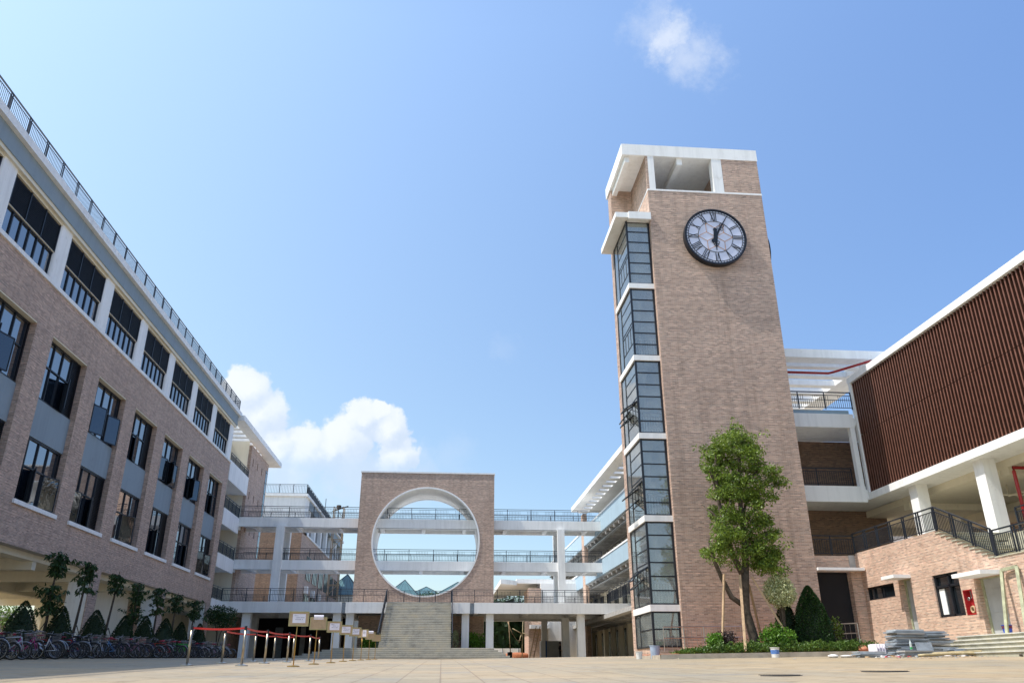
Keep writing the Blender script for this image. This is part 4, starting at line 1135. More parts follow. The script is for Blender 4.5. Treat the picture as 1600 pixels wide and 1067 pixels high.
# steel handrails by the planter
def tube_rail(name, label, A, B, h, n, group):
    m = MB(); A = Vector(A); B = Vector(B)
    for k in (1, .55): m.tube([A+Vector((0,0,h*k)), B+Vector((0,0,h*k))], .025, 6)
    for i in range(n+1): p = A.lerp(B, i/n); m.tube([p, p+Vector((0,0,h))], .022, 6)
    k = n*4
    for i in range(k): p = A.lerp(B, (i+.5)/k); m.tube([p+Vector((0,0,.08)), p+Vector((0,0,h*.95))], .009, 4)
    tag(m.build(name, M['steel']), label, 'handrail', group)
tube_rail('steel_handrail', 'steel handrail before the glazed bay at the foot of the tower', (9.05, 33.6, .75), (12.6, 34.1, .8), .95, 4, 'steel handrails of the ramps')
tube_rail('steel_handrail', 'steel ramp handrail in front of the dark gateway right of the tower', (15.3, 33.0, .9), (17.2, 33.3, 1.0), .85, 2, 'steel handrails of the ramps')

# ------------------------------------------------------------------ young trees and cone shrubs on the left
LX = -18.0
ty = [(39.5, 5.4), (42.9, 5.5), (46.7, 5.45), (50.6, 5.15), (54.1, 5.3), (57.8, 5.3), (61.6, 5.2)]
names7 = ['first', 'second', 'third', 'fourth', 'fifth', 'sixth', 'seventh']
desc7 = ['with a leafy crown in three tiers', 'with a dense top and a few leaves midway', 'with one compact crown on a bare trunk', 'with narrow sparse tufts down its trunk', 'with a crown and a small lower tuft', 'with a thin upright crown', 'with a low forked crown']
for i, (y, zt) in enumerate(ty):
    r = random.Random(40+i); x = LX+r.uniform(-.15, .15); gz = ground_z(x, y)
    t = thing('young_tree', 'slender young tree %s, %s from left' % (desc7[i], names7[i]), 'tree', (x, y, gz), 'young trees behind the bicycles')
    b = MB(); lean = r.uniform(-.2, .15)
    pts = [(x-.1+lean, y, gz-.1), (x+lean*.5, y, gz+1.6), (x, y, gz+3), (x+.05, y, zt-.3)]
    b.tube(pts, [.09, .065, .05, .02], 7)
    for s_ in (-1, 1): b.bar((x+s_*.6, y+.3*s_, gz), (x, y, gz+1.5), .04)
    b.build('trunk', M['bark'], t, True)
    f = MB()
    tiers = {0: [(.2, 1.5), (1.7, .95), (2.5, .4)], 1: [(.3, 1.3), (1.5, .3)], 2: [(.4, 1.25)], 3: [(.2, .8), (.9, .5), (1.6, .5), (2.1, .3)], 4: [(.3, 1.1), (1.5, .4)], 5: [(.4, 1.1)], 6: [(.4, 1.0), (1.2, .5)]}[i]
    for (dz, amt) in tiers:
        for _ in range(int(46*amt)):
            c = Vector((x+r.gauss(0, .23), y+r.gauss(0, .23), zt-dz-r.uniform(0, 1.0)*min(1, amt)))
            for _k in range(9):
                d = (rvec(r)+Vector((0, 0, -.7))).normalized()
                f.leaf(c+rvec(r)*.08, d, rvec(r).normalized(), r.uniform(.18, .30), .085)
    f.build('crown', M['leaf_dark'], t)
cy = [35.9, 39.4, 43.2, 47.1, 50.3, 53.9, 57.1, 61.4]
n8 = ['first', 'second', 'third', 'fourth', 'fifth', 'sixth', 'seventh', 'eighth']
for i, y in enumerate(cy):
    rr = random.Random(i*3)
    shrub('clipped_shrub', 'dark cone clipped shrub, %s from the left behind the parked bicycles' % n8[i], 'shrub', (-17.3, y, ground_z(-17.3, y)-.05), (rr.uniform(.58, .76), rr.uniform(.55, .7), 2.1+.25*rr.random()), 4200, .08, M['leaf_cone'], conic=True, seed=60+i, group='cone shrubs behind the bicycles')
for i, (x, y, h, lb) in enumerate(((-33.0, 60, 2.0, 'loose green tree seen through the undercroft at the far left'), (-32.0, 70, 2.2, 'light green tree seen through the undercroft behind the first young tree'), (-32.5, 80, 2.0, 'pale sunlit tree seen through the undercroft between the first two cone shrubs'))):
    shrub('garden_tree', lb, 'tree', (x-3, y, ground_z(x, y)+1.0), (1.5, 1.5, h), 1300, .20, M['hedge'], 3, seed=80+i, stems=1.0)
def back_hall():
    t = thing('garden_building', 'white low building in sunlight seen through the undercroft at far left', 'building', (-52, 80, 1))
    b = MB(); b.box(-60, -48, 50, 120, .5, 6.2); b.build('wall', M['white'], t)
    for i in range(9):
        q = MB(); q.box(-47.98, -47.9, 52+7*i, 57+7*i, 4.2, 5.6); q.build('window', M['glass_dark'], t)
back_hall()

# ------------------------------------------------------------------ bicycles
def bike_mesh(color_mat, style, seed):
    """bicycle along +X, wheels on z=0, origin between the wheels"""
    t = bpy.data.objects.new('bicycle', None); C.objects.link(t); t.empty_display_size = .3
    def add(nm, mb, mat, sm=True):
        o = mb.build(nm, mat, None, sm); o.parent = t; return o
    rw = .33 if style != 2 else .29; wb = .52
    for x in (-wb, wb):
        w = MB(); w.torus((x, 0, rw), rw-.025, .026, 'y', 26, 6); wo = add('wheel', w, M['rubber'])
        s = MB(); s.torus((x, 0, rw), rw-.055, .012, 'y', 22, 5); s.tube([(x, -.05, rw), (x, .05, rw)], .025, 6)
        for i in range(12): a = 2*PI*i/12; s.bar((x, 0, rw), (x+(rw-.06)*math.cos(a), 0, rw+(rw-.06)*math.sin(a)), .005)
        so = s.build('rim', M['silver']); so.parent = wo
    f = MB()
    bb = (-.06, 0, .30); st = (-.20, 0, .74); hd = (.36, 0, .78); hb = (.40, 0, .66); ra = (-wb, 0, rw); fa = (wb, 0, rw)
    if style == 1: # low step frame
        f.tube([hb, (.1, 0, .42), bb], [.024]*3, 7); f.tube([hd, (.12, 0, .52), (-.13, 0, .5)], [.018]*3, 7)
    else:
        f.tube([hb, bb], .024, 7); f.tube([hd, st], .021, 7)
    f.tube([bb, st], .02, 7); f.tube([hd, hb], .026, 7)
    for y in (-.05, .05):
        f.tube([(bb[0], y*.6, bb[2]), (ra[0], y, ra[2])], .012, 5); f.tube([(st[0], y*.4, st[2]-.04), (ra[0], y, ra[2])], .011, 5)
        f.tube([(hb[0], y*.8, hb[2]), (hb[0]+.03, y, hb[2]-.08), (fa[0], y, fa[2])], .013, 5)
    f.tube([st, (-.225, 0, .86)], .013, 6)
    add('frame', f, color_mat)
    f = MB(); f.tube([hd, (.34, 0, .92)], .014, 6)
    if style == 0: f.tube([(.36, -.3, .94), (.36, 0, .92), (.36, .3, .94)], .013, 6)
    else: f.tube([(.2, -.28, 1.0), (.33, -.2, 1.02), (.34, 0, .95), (.33, .2, 1.02), (.2, .28, 1.0)], .012, 6)
    add('handlebar', f, M['silver'])
    f = MB(); f.tube([(-.36, 0, .89), (-.30, 0, .90), (-.2, 0, .895), (-.08, 0, .885)], [.07, .085, .05, .02], 8)
    for v in range(len(f.v)): x, y, z = f.v[v]; f.v[v] = (x, y, .885+(z-.885)*.5)
    add('saddle', f, M['rubber'] if seed % 3 else M['saddle_red'])
    f = MB(); f.torus((bb[0], .05, bb[2]), .09, .008, 'y', 16, 4); f.bar((bb[0], .07, bb[2]), (bb[0]+.1, .09, bb[2]-.13), .02); f.bar((bb[0], -.07, bb[2]), (bb[0]-.1, -.09, bb[2]+.13), .02)
    f.box(bb[0]+.05, bb[0]+.15, .08, .17, bb[2]-.15, bb[2]-.12); f.box(bb[0]-.15, bb[0]-.05, -.17, -.08, bb[2]+.12, bb[2]+.15)
    f.bar((bb[0]-.1, .045, bb[2]-.15+.05), (bb[0]-.12, .16, 0.01), .015)
    add('crank', f, M['dark'])
    if style != 0:
        f = MB()
        for x, a0, a1 in ((-wb, R(20), R(175)), (wb, R(50), R(165))): f.torus((x, 0, rw), rw+.03, .022, 'y', 14, 5, a0, a1)
        add('mudguard', f, M['silver'])
    if style == 1:
        f = MB()
        for z in (.72, .80, .88, .96):
            for (a, b_) in (((.42, -.15), (.68, -.15)), ((.68, -.15), (.68, .15)), ((.68, .15), (.42, .15)), ((.42, .15), (.42, -.15))): f.bar((a[0], a[1], z), (b_[0], b_[1], z), .01)
        for i in range(7):
            x = .42+.26*i/6
            for y in (-.15, .15): f.bar((x, y, .72), (x, y, .96), .007)
            f.bar((x, -.15, .72), (x, .15, .72), .007)
        for i in range(6): y = -.15+.3*i/5; f.bar((.68, y, .72), (.68, y, .96), .007); f.bar((.42, y, .72), (.42, y, .96), .007)
        add('basket', f, M['silver'], False)
    return t
M['saddle_red'] = plain('red_saddle', (.35,.02,.05), .5)
bcols = [('black', (.012,.012,.014)), ('dark blue', (.02,.03,.12)), ('magenta', (.45,.03,.22)), ('silver', (.45,.46,.48)), ('white', (.6,.6,.62)), ('red', (.35,.02,.02)),
         ('pink', (.55,.25,.36)), ('green', (.05,.42,.05)), ('navy', (.01,.02,.06)), ('light blue', (.12,.25,.45))]
protos = {}
seq = [0,8,0,3,2,0,4,1,0,8,1,5,0,4,0,9,8,0,0,6,6,0,8,1,0,5,5,0,0,8,7,7,0,0,8,1,0,3,0,6,4,0,8,3,0]
def ordinal(n):
    w = ['first','second','third','fourth','fifth','sixth','seventh','eighth','ninth','tenth','eleventh','twelfth','thirteenth','fourteenth','fifteenth','sixteenth','seventeenth','eighteenth','nineteenth']
    tens = {20:'twentieth',30:'thirtieth',40:'fortieth'}; tn = {20:'twenty',30:'thirty',40:'forty'}
    if n < 20: return w[n-1]
    if n in tens: return tens[n]
    return tn[n//10*10]+'-'+w[n%10-1]
rb = random.Random(21)
ntot = len(seq)
nfront = len(seq)
seq = seq + [0,8,1,0,0,5,0,8,0,1,0,0,8,3,0,0,1,0,8,0,0,5,0,8]
for i, ci in enumerate(seq):
    style = [0,1,0,2,1,0,1,0,2,0][ci] if i % 4 else 1
    key = (ci, style)
    first = key not in protos
    if first:
        nm, col = bcols[ci]
        cm = plain('bike_paint_'+nm.replace(' ', '_'), col, .3, .3, .05, 6)
        protos[key] = bike_mesh(cm, style, ci)
        o = protos[key]
    else: o = copy_tree(protos[key])
    back = i >= nfront; j = i-nfront if back else i
    y = (30.6+j*1.32 if back else 30.2 + (j/(ntot-1))**1.05*32.5) + rb.uniform(-.12, .12); x = (-16.55 if back else -15.6)+rb.uniform(-.22, .22)
    if i % 3 == 2: x -= .5
    o.location = (x, y, ground_z(x, y)+.002)
    o.rotation_euler = (R(rb.uniform(5, 11)), 0, R(rb.uniform(-22, 14)) + (PI if rb.random() < .45 else 0))
    if abs(o.rotation_euler.z) > 2: o.rotation_euler.x *= -1
    nm = bcols[ci][0]
    extra = {0: 'with straight handlebar', 1: 'with wire basket and mudguards', 2: 'with small wheels and bright mudguards'}[style]
    tag(o, '%s bicycle %s, %s from left in the %s row' % (nm, extra.replace(' bright', ''), ordinal(j+1), 'back' if back else 'front'), 'bicycle', 'bicycles parked before the left building')

# ------------------------------------------------------------------ stanchions and belts
M['post_steel'] = plain('warm_steel', (.40,.34,.25), .3, .85, .15, 8)
def px_at(x, y): return Vector((x, y, ground_z(x, y)))
# plan positions found from the height of each post
SP = {'A': (-6.5, 22.4), 'B': (-6.62, 26.3), 'C': (-5.06, 22.1), 'D': (-6.62, 30.6), 'E': (-5.35, 26.3), 'F': (-6.63, 34.2), 'G': (-5.31, 29.8), 'H': (-6.11, 35.5), 'I': (-5.10, 33.2), 'J': (-5.42, 38)}
def nxt(a): return {'A': 'C', 'C': 'E', 'E': 'G', 'G': 'I', 'I': 'J', 'B': 'D', 'D': 'F', 'F': 'H'}.get(a)
lab = {'A': 'leftmost steel queue post nearest the camera, red belt starting from it', 'C': 'steel queue post nearest the camera at the right end of the longest red belt',
       'B': 'steel queue post in the back row between the two nearest posts', 'D': 'second steel post of the back row, behind the front right post', 'E': 'second steel post of the right row, just left of the first sign stand',
       'F': 'third steel post of the back row, far behind and left', 'G': 'third steel post of the right row, left of the first sign stand pole', 'H': 'last steel post of the back row, farthest left at the end',
       'I': 'fourth steel post of the right row, left of the papered sign stand', 'J': 'farthest steel queue post, at the end of the last red belt'}
for k, (x, y) in SP.items():
    b = px_at(x, y); t = thing('queue_post', lab[k], 'queue post', b, 'steel queue posts with red belts')
    m = MB(); m.lathe(b, [(.16, 0), (.16, .02), (.10, .035), (.03, .05)], 20); m.build('base', M['steel'], t)
    m = MB(); m.tube([b+Vector((0,0,.04)), b+Vector((0,0,.86))], .032, 12); m.build('pole', M['post_steel'], t, True)
    m = MB(); m.lathe(b+Vector((0,0,.86)), [(.036, 0), (.036, .08), (.03, .1), (.01, .105)], 12); m.build('cap', M['dark'], t)
    n = nxt(k)
    if n:
        e = px_at(*SP[n]); m = MB(); segs = 10; tops = []
        for i in range(segs+1):
            u = i/segs; p = b.lerp(e, u)+Vector((0, 0, .91-.035*4*u*(1-u))); tops.append(p)
        d = (e-b).normalized(); nn = Vector((d.y, -d.x, 0))*.002
        for p, q in zip(tops, tops[1:]):
            h = Vector((0,0,.048)); m.add([p-nn-h/2, q-nn-h/2, q-nn+h/2, p-nn+h/2, p+nn-h/2, q+nn-h/2, q+nn+h/2, p+nn+h/2], [(0,1,2,3),(7,6,5,4),(3,2,6,7),(0,4,5,1)])
        m.build('belt', M['red'], t)

# ------------------------------------------------------------------ sign stands
ss = [(-3.66, 21.5, 0), (-3.69, 25.1, 1), (-3.64, 28.5, 0), (-3.69, 32.4, 0), (-3.65, 35.5, 0), (-3.60, 38.5, 2), (-3.64, 43, 1), (-3.70, 47.8, 3)]
sl = ['brass sign stand nearest the camera with three lines of writing on white paper', 'brass sign stand whose white paper is folded up over the top of its bare board', 'third brass sign stand, small white notice on a brown board',
      'fourth brass sign stand, its notice half hidden by the third board', 'fifth brass sign stand with an off centre white notice', 'sixth brass sign stand, turned so that only the edge of its paper shows',
      'seventh brass sign stand with paper curling over the board', 'farthest brass sign stand with a bare brown board']
rs = random.Random(4)
M['brass_pale'] = plain('pale_brass', (.40,.34,.16), .4, .6, .15, 8)
for i, (x, y, kind) in enumerate(ss):
    b = px_at(x, y); t = thing('sign_stand', sl[i], 'sign stand', b, 'brass sign stands before the staircase')
    m = MB(); m.lathe(b, [(.155, 0), (.155, .018), (.12, .03), (.02, .045)], 20); m.build('base', M['brass'], t)
    m = MB(); m.tube([b+Vector((0,0,.03)), b+Vector((0,0,.98))], .014, 8); m.build('pole', M['brass'], t, True)
    zb, zt, hw = .96, 1.29, .235; off = .03
    yaw = R(-10 if kind == 2 else 6)
    cz, sz = math.cos(yaw), math.sin(yaw)
    def T(u, v, w): # board coordinates: u across, v depth, w up
        return b+Vector((u*cz-v*sz+off, u*sz+v*cz-.02, w+v*.0))
    def bx(mb, u0, u1, v0, v1, w0, w1):
        vs = [T(u, v, w) for w in (w0, w1) for (u, v) in ((u0, v0), (u1, v0), (u1, v1), (u0, v1))]
        mb.add(vs, [(0,3,2,1),(4,5,6,7),(0,1,5,4),(1,2,6,5),(2,3,7,6),(3,0,4,7)])
    m = MB(); bx(m, -hw, hw, .0, .02, zb, zt); bo = m.build('board', M['cork'], t)
    m = MB()
    for (a, c, d, e) in ((-hw-.012, hw+.012, zb-.012, zb+.012), (-hw-.012, hw+.012, zt-.012, zt+.012)): bx(m, a, c, -.008, .028, d, e)
    for a in (-hw, hw): bx(m, a-.012, a+.012, -.0075, .0275, zb+.012, zt-.012)
    m.build('board_frame', M['brass_pale'], t)
    m = MB()
    if kind in (0,): bx(m, -.155, .165, -.004, -.001, zb+.065, zt-.05)
    elif kind == 1:
        for j in range(8):
            a0, a1 = PI*j/8, PI*(j+1)/8
            q = [T(-.14, -.003-.045*math.sin(a0)*.7, zt-.03+.05*(1-math.cos(a0))), T(.14, -.003-.045*math.sin(a0)*.7, zt-.03+.05*(1-math.cos(a0))), T(.14, -.003-.045*math.sin(a1)*.7, zt-.03+.05*(1-math.cos(a1))), T(-.14, -.003-.045*math.sin(a1)*.7, zt-.03+.05*(1-math.cos(a1)))]
            q += [v+Vector((0, .004, .001)) for v in q]; m.add(q, [(0,1,2,3),(7,6,5,4)])
        bx(m, -.14, .14, -.004, -.001, zt-.055, zt-.028)
    elif kind == 2: bx(m, -.02, .15, -.004, -.001, zb+.03, zt+.0)
    if kind != 3:
        po = m.build('paper', M['paper'], t)
        if kind in (0, 2):
            g = MB()     # three short lines of small characters
            lines = [(-.12, zt-.10, 4), (-.06, zt-.145, 7), (-.09, zt-.19, 7)] if kind == 0 else [(.01, zt-.10, 3), (.01, zt-.14, 4), (.02, zt-.18, 3)]
            for (u0, w0, n) in lines:
                for c in range(n):
                    u = u0+c*.029
                    for s_ in range(4):
                        if rs.random() < .25: continue
                        if s_ % 2: bx(g, u+.002*s_, u+.002*s_+.004, -.0065, -.0045, w0, w0+.02)
                        else: bx(g, u, u+.018, -.0065, -.0045, w0+.006*s_, w0+.006*s_+.004)
            g.build('writing', M['ink'], po if False else t)
M_bp = None

# ------------------------------------------------------------------ building debris on the right
def oslab(mb, c, L, Wd, H, yaw, tilt=0, mi=0):
    m = Matrix.Translation(Vector(c)) @ Matrix.Rotation(yaw, 4, 'Z') @ Matrix.Rotation(tilt, 4, 'X')
    vs = [m @ Vector((sx*L/2, sy*Wd/2, sz*H)) for sz in (0, 1) for (sx, sy) in ((-1,-1),(1,-1),(1,1),(-1,1))]
    mb.add(vs, [(0,3,2,1),(4,5,6,7),(0,1,5,4),(1,2,6,5),(2,3,7,6),(3,0,4,7)], mi)
def stack(name, label, x, y, n, L, Wd, H, seed, jit=.12, gap=0, yaw0=0, mats=None, z0=None):
    r = random.Random(seed); t = thing(name, label, 'slab stack', (x, y, ground_z(x, y)), 'stacks of grey stone slabs')
    z = (ground_z(x, y) if z0 is None else z0)+.005
    for i in range(n):
        m = MB(); h = H*r.uniform(.8, 1.3)
        oslab(m, (x+r.uniform(-jit, jit), y+r.uniform(-jit, jit)*.5, z), L*r.uniform(.8, 1.05), Wd*r.uniform(.85, 1.05), h, yaw0+R(r.uniform(-7, 7)))
        z += h+gap*r.random()+.002; m.build('slab', r.choice(mats or [M['slab_grey'], M['slab_grey'], M['slab_pale'], M['concrete']]), t)
    return z
M['slab_pale'] = plain('pale_grey_stone', (.40,.43,.45), .75, 0, .2, 5, fine=25)
z1 = stack('slab_stack', 'tall messy stack of grey slabs, left half of the big pile by the steps', 15.15, 26.3, 15, 1.15, .65, .041, 1, .13, .02)
stack('slab_stack', 'tall messy stack of grey slabs, right half of the big pile by the steps', 16.15, 26.45, 14, 1.05, .65, .038, 2, .2, .02)
stack('slab_stack', 'low stack of pale slabs in front of the big slab pile', 15.2, 25.45, 4, 1.6, .45, .045, 3, .07)
stack('slab_stack', 'low leftmost stack of thin grey slabs on the paving', 13.7, 26.0, 5, .95, .55, .032, 4, .1)
stack('slab_stack', 'small low stack of dark slabs right of the pale stack, before the steps', 16.7, 25.8, 5, .95, .45, .036, 5, .12, mats=[M['slab_grey']])
m = MB(); oslab(m, (15.42, 25.74, ground_z(15.4, 25.7)+.17), .56, .52, .03, R(4), R(74)); tag(m.build('stone_slab', M['slab_grey']), 'single square grey slab leaning on the front of the big slab pile', 'stone slab')
m = MB()
for i in range(5): oslab(m, (14.25+.08*i, 26.8, ground_z(14.3, 26.8)), .02, .45, .38+.02*(i % 2), R(8+4*i), R(0))
tag(m.build('tile_offcuts', M['paper']), 'pale tiles standing on edge left of the big slab pile', 'tiles')
m = MB(); oslab(m, (15.0, 27.5, ground_z(15, 27.5)+.001), 2.4, .32, .05, R(3)); oslab(m, (14.6, 27.1, ground_z(14.6, 27.1)+.001), 1.9, .2, .08, R(-5)); tag(m.build('planks', M['timber']), 'dusty timber planks lying behind the slab stacks', 'planks')
m = MB(); gz = ground_z(14.6, 25.3)
m.lathe((14.68, 25.25, gz+.22), [(.035, 0), (.038, .08), (.038, .18), (.015, .25), (.014, .29)], 12, 0); m.lathe((14.68, 25.25, gz+.23), [(.0395, .0), (.0395, .06)], 12, 1)
M['bottle'] = plain('bottle_plastic', (.45,.5,.5), .2, 0, .05); M['green_label'] = plain('green_label', (.02,.30,.08), .5)
tag(m.build('plastic_bottle', [M['bottle'], M['green_label']]), 'clear plastic bottle with green label before the slab pile', 'bottle')
def poles():
    for i, (A, B, r_, lb) in enumerate((((14.6, 24.8), (17.4, 24.6), .035, 'long bamboo pole lying nearest along the foot of the slab stacks'),
                                     ((15.2, 25.0), (17.9, 24.7), .03, 'second bamboo pole lying behind the nearest one toward the right edge'),
                                     ((15.0, 24.9), (17.0, 24.75), .04, 'short thick bamboo pole with a broken end among the longer poles'))):
        m = MB(); n = 14; pts = []; rs_ = []
        for k in range(n+1):
            u = k/n; x = A[0]+(B[0]-A[0])*u; y = A[1]+(B[1]-A[1])*u
            pts.append((x, y, ground_z(x, y)+r_+.015+.04*math.sin(u*PI)+(.05 if i == 1 else 0))); rs_.append(r_*(1.12 if k % 2 else .95))
        m.tube(pts, rs_, 8); tag(m.build('bamboo_pole', M['bamboo'], None, True), lb, 'bamboo pole', 'bamboo poles on the paving')
    m = MB(); pts = [(16.3, 22.6), (16.6, 22.55), (17.0, 22.7), (17.3, 22.6)]
    m.tube([(x, y, ground_z(x, y)+.04) for x, y in pts], [.03, .045, .04, .02], 7); tag(m.build('branch', M['bark'], None, True), 'short dark branch lying on the paving near the right edge', 'branch')
poles()
def rubble(name, label, x, y, n, mats, sp=.35, sz=.06, seed=1, cat='rubble'):
    r = random.Random(seed); m = MB()
    for _ in range(n):
        px_, py_ = x+r.gauss(0, sp), y+r.gauss(0, sp*.5); s_ = sz*r.uniform(.4, 1.3)
        mi = r.randrange(len(mats)); oslab(m, (px_, py_, ground_z(px_, py_)-.005), s_*r.uniform(1, 2.5), s_*r.uniform(.8, 1.5), s_*.6, r.uniform(0, 3), r.uniform(-.3, .3), mi)
    tag(m.build(name, mats), label, cat, kind='stuff')
M['ragred'] = plain('red_wrapper', (.5,.04,.07), .6); M['ragwhite'] = plain('white_wrapper', (.7,.68,.66), .7)
rubble('rubble', 'scattered stone chips and red and white wrappers between the slab stacks', 14.4, 25.6, 60, [M['slab_pale'], M['ragred'], M['ragwhite'], M['timber']], .42, .07, 1)
rubble('rubble', 'white plastic scraps and chips at the foot of the entrance steps', 16.6, 25.2, 50, [M['ragwhite'], M['slab_grey'], M['timber']], .5, .07, 2)
rubble('grit', 'fine grit and dust specks strewn over the paving before the slab stacks', 15.2, 23.9, 160, [M['timber'], M['concrete']], 1.5, .03, 3)
def lump(name, label, cat, c, rad, mat, seed):
    r = random.Random(seed); m = MB(); prof = []
    n = 9
    for i in range(n): a = PI*i/(n-1)-PI/2; prof.append((rad[0]*math.cos(a)*r.uniform(.9, 1.1)+.001, rad[1]*(1+math.sin(a))))
    m.lathe(c, prof, 14); o = m.build(name, mat, None, True)
    tag(o, label, cat); return o
gz = ground_z(15.6, 30.3); lump('clay_pot_lump', 'round orange lump of clay on the end of the planter kerb', 'clay lump', (15.75, 30.35, gz+.10), (.2, .14), M['terra'], 3)
gz = ground_z(13.6, 28.6)
for i, (dx, lb) in enumerate(((0, 'crumpled pale cement bag on the paving left of the slab stacks'), (.45, 'second flatter cement bag next to the crumpled one'))):
    lump('cement_bag', lb, 'cement bag', (12.8+dx, 26.7, ground_z(12.8+dx, 26.7)-.01), (.16+.06*i, .06-.015*i), M['ragwhite'], 5+i)
def bucket(label, x, y, r_, h, mat, mat2=None, zz=None, band=None):
    z = ground_z(x, y) if zz is None else zz
    t = thing('bucket', label, 'bucket', (x, y, z), 'work buckets')
    m = MB(); c = (x, y, z)
    m.lathe(c, [(r_*.82, 0), (r_, h), (r_*1.06, h), (r_*1.06, h-.02), (r_*.96, h-.02), (r_*.8, .03)], 20); m.build('body', mat, t, False)
    if band: m = MB(); m.lathe((x, y, z+h*.35), [(r_*.90, 0), (r_*.975, h*.4)], 20); m.build('band', band, t)
    m = MB(); pts = [Vector((x+r_*1.07*math.cos(a), y-.02, z+h-.03-r_*.7*math.sin(a))) for a in [PI*i/10 for i in range(11)]]
    m.tube(pts, .006, 5); m.build('handle', M['steel'], t)
M['bkwhite'] = plain('white_bucket_plastic', (.66,.66,.64), .45, 0, .2, 6); M['bkblue'] = plain('blue_print', (.10,.22,.55), .5, 0, .3, 9); M['bkgrey'] = plain('grey_blue_plastic', (.35,.43,.56), .5, 0, .2, 4)
M['bkdblue'] = plain('blue_plastic', (.02,.08,.5), .4); M['bkpurple'] = plain('purple_stain', (.12,.015,.06), .5)
bucket('white paint bucket with blue print on the paving before the planter kerb', 11.95, 29.4, .16, .34, M['bkwhite'], band=M['bkblue'])
bucket('tall grey blue work bucket at the left foot of the tower', 8.05, 31.3, .19, .47, M['bkgrey'])
bucket('small white bucket left of the tall grey blue one', 7.5, 31.6, .13, .27, M['bkwhite'])
bucket('blue bucket with a purple stained rim standing on the entrance steps', 18.15, 25.45, .15, .27, M['bkdblue'], zz=1.105, band=None)
m = MB(); m.lathe((18.15, 25.45, 1.105+.16), [(.148, 0), (.153, .095)], 20); tag(m.build('purple_rag', M['bkpurple']), 'purple stained cloth wrapped round the rim of the blue bucket', 'rag')
M['grate'] = plain('iron_grate', (.10,.09,.08), .8, .2, .2, 4)
def frame_prop():
    m = MB(); b0, b1 = (18.0, 25.3, 1.1), (18.05, 24.45, 1.1); t0, t1 = (18.42, 25.45, 3.08), (18.46, 24.75, 3.12)
    m.bar(b0, t0, .10, .07); m.bar(b1, t1, .10, .07); m.bar(t0, t1, .08, .10)
    tag(m.build('loose_door_frame', M['greenframe']), 'loose pale door frame leaning before the right entrance', 'door frame')
frame_prop()
for (x, y, r_, lb) in ((7.0, 12.9, .36, 'dark drain grate in the paving at lower right'), (4.95, 12.05, .30, 'smaller dark drain grate left of the other one'), ):
    m = MB(); z = ground_z(x, y)+.004
    n = 28; m.prism([(x+r_*math.cos(2*PI*i/n), y+r_*.9*math.sin(2*PI*i/n)) for i in range(n)], z-.01, z+.004, 'z')
    for i in range(5): m.box(x-r_*.7, x+r_*.7, y-r_*.6+i*.12, y-r_*.6+i*.12+.05, z+.004, z+.012)
    tag(m.build('drain_grate', M['grate']), lb, 'drain grate', 'drain grates in the paving')
m = MB(); z = ground_z(9.2, 30.9); oslab(m, (9.0, 29.3, ground_z(9, 29.3)+.002), 1.3, .12, .03, R(2)); tag(m.build('plank', M['steps_warm']), 'short pale plank lying below the tower by the kerb', 'plank')

# ------------------------------------------------------------------ things beneath and beyond the walkway
shrub('stair_bush', 'bright bush under the platform right of the grand staircase', 'bush', (2.9, 78.6, 1.75), (1.35, .9, .95), 2200, .2, M['leaf_bright'], 3, seed=31)
shrub('spiky_plant', 'green plant under the platform left of the grand staircase', 'plant', (-6.6, 78.4, 1.75), (1.0, .8, .8), 900, .26, M['leaf_bright'], 3, seed=32)
shrub('edge_bush', 'narrow bush directly against the right stair rail', 'bush', (1.25, 77.6, 1.75), (.4, .4, .9), 700, .16, M['leaf_varieg'], 3, seed=33)
shrub('corner_tree', 'feathery green tree leaning out from the end of the left building', 'tree', (-18.6, 71.5, 3.0), (1.5, 1.3, 1.2), 2600, .17, M['leaf_dark'], 3, seed=34, stems=1.8)
def dark_store():
    t = thing('storage_screen', 'dark timber doors before an added black backing under the left walkway', 'screen', (-14, 88, 1.0))
    b = MB(); b.box(-19.5, -9.4, 88.5, 88.7, .8, 5.6); b.build('back_panel', M['dark_backing'], t)  # added near-black sheet stands in for the dark interior behind the doors
    for i, (x0, x1, h, mt) in enumerate(((-12.9, -11.6, 3.2, 'brown_door'), (-11.5, -10.2, 3.0, 'brown_door'), (-17.2, -16.4, 3.4, 'slab_grey'), (-14.6, -14.1, 3.6, 'concrete'))):
        b = MB(); b.box(x0, x1, 88.2, 88.4, .9, .9+h); b.build('door', M[mt], t)
M['brown_door'] = plain('brown_timber_door', (.055,.032,.022), .6, 0, .3, 3)
dark_store()
def gatehouse():
    t = thing('service_block', 'small brick and white block with a thin canopy seen beneath the right walkway', 'building', (11, 95, 1.1))
    b = MB(); b.box(9.9, 11.4, 95.2, 100, .8, 9.0); b.build('brick_wall', M['brick_warm'], t)
    b = MB(); b.box(11.4, 16.5, 95.4, 101, .8, 9.6); b.build('wall', M['white'], t)
    b = MB(); b.box(10.0, 12.3, 94.2, 95.39, 4.55, 4.95); b.build('canopy', M['white'], t)
    b = MB(); b.box(11.42, 12.1, 95.3, 95.38, 5.1, 7.0); b.build('window', M['glass_dark'], t)
    b = MB(); b.box(11.42, 12.1, 95.3, 95.38, 3.0, 4.5); b.build('door', M['timber'], t)
    b = MB(); b.tube([(14.1, 95.3, 1.2), (14.1, 95.3, 7.5)], .12, 8); b.build('downpipe', M['timber'], t)
    b = MB(); b.box(8.6, 16.5, 95.8, 112, 9.62, 10.1); b.prism([(8.6, 95.7), (6.6, 94), (6.6, 118), (8.6, 112)], 9.4, 9.9, 'z'); b.build('roof_slab', M['white'], t)
gatehouse()
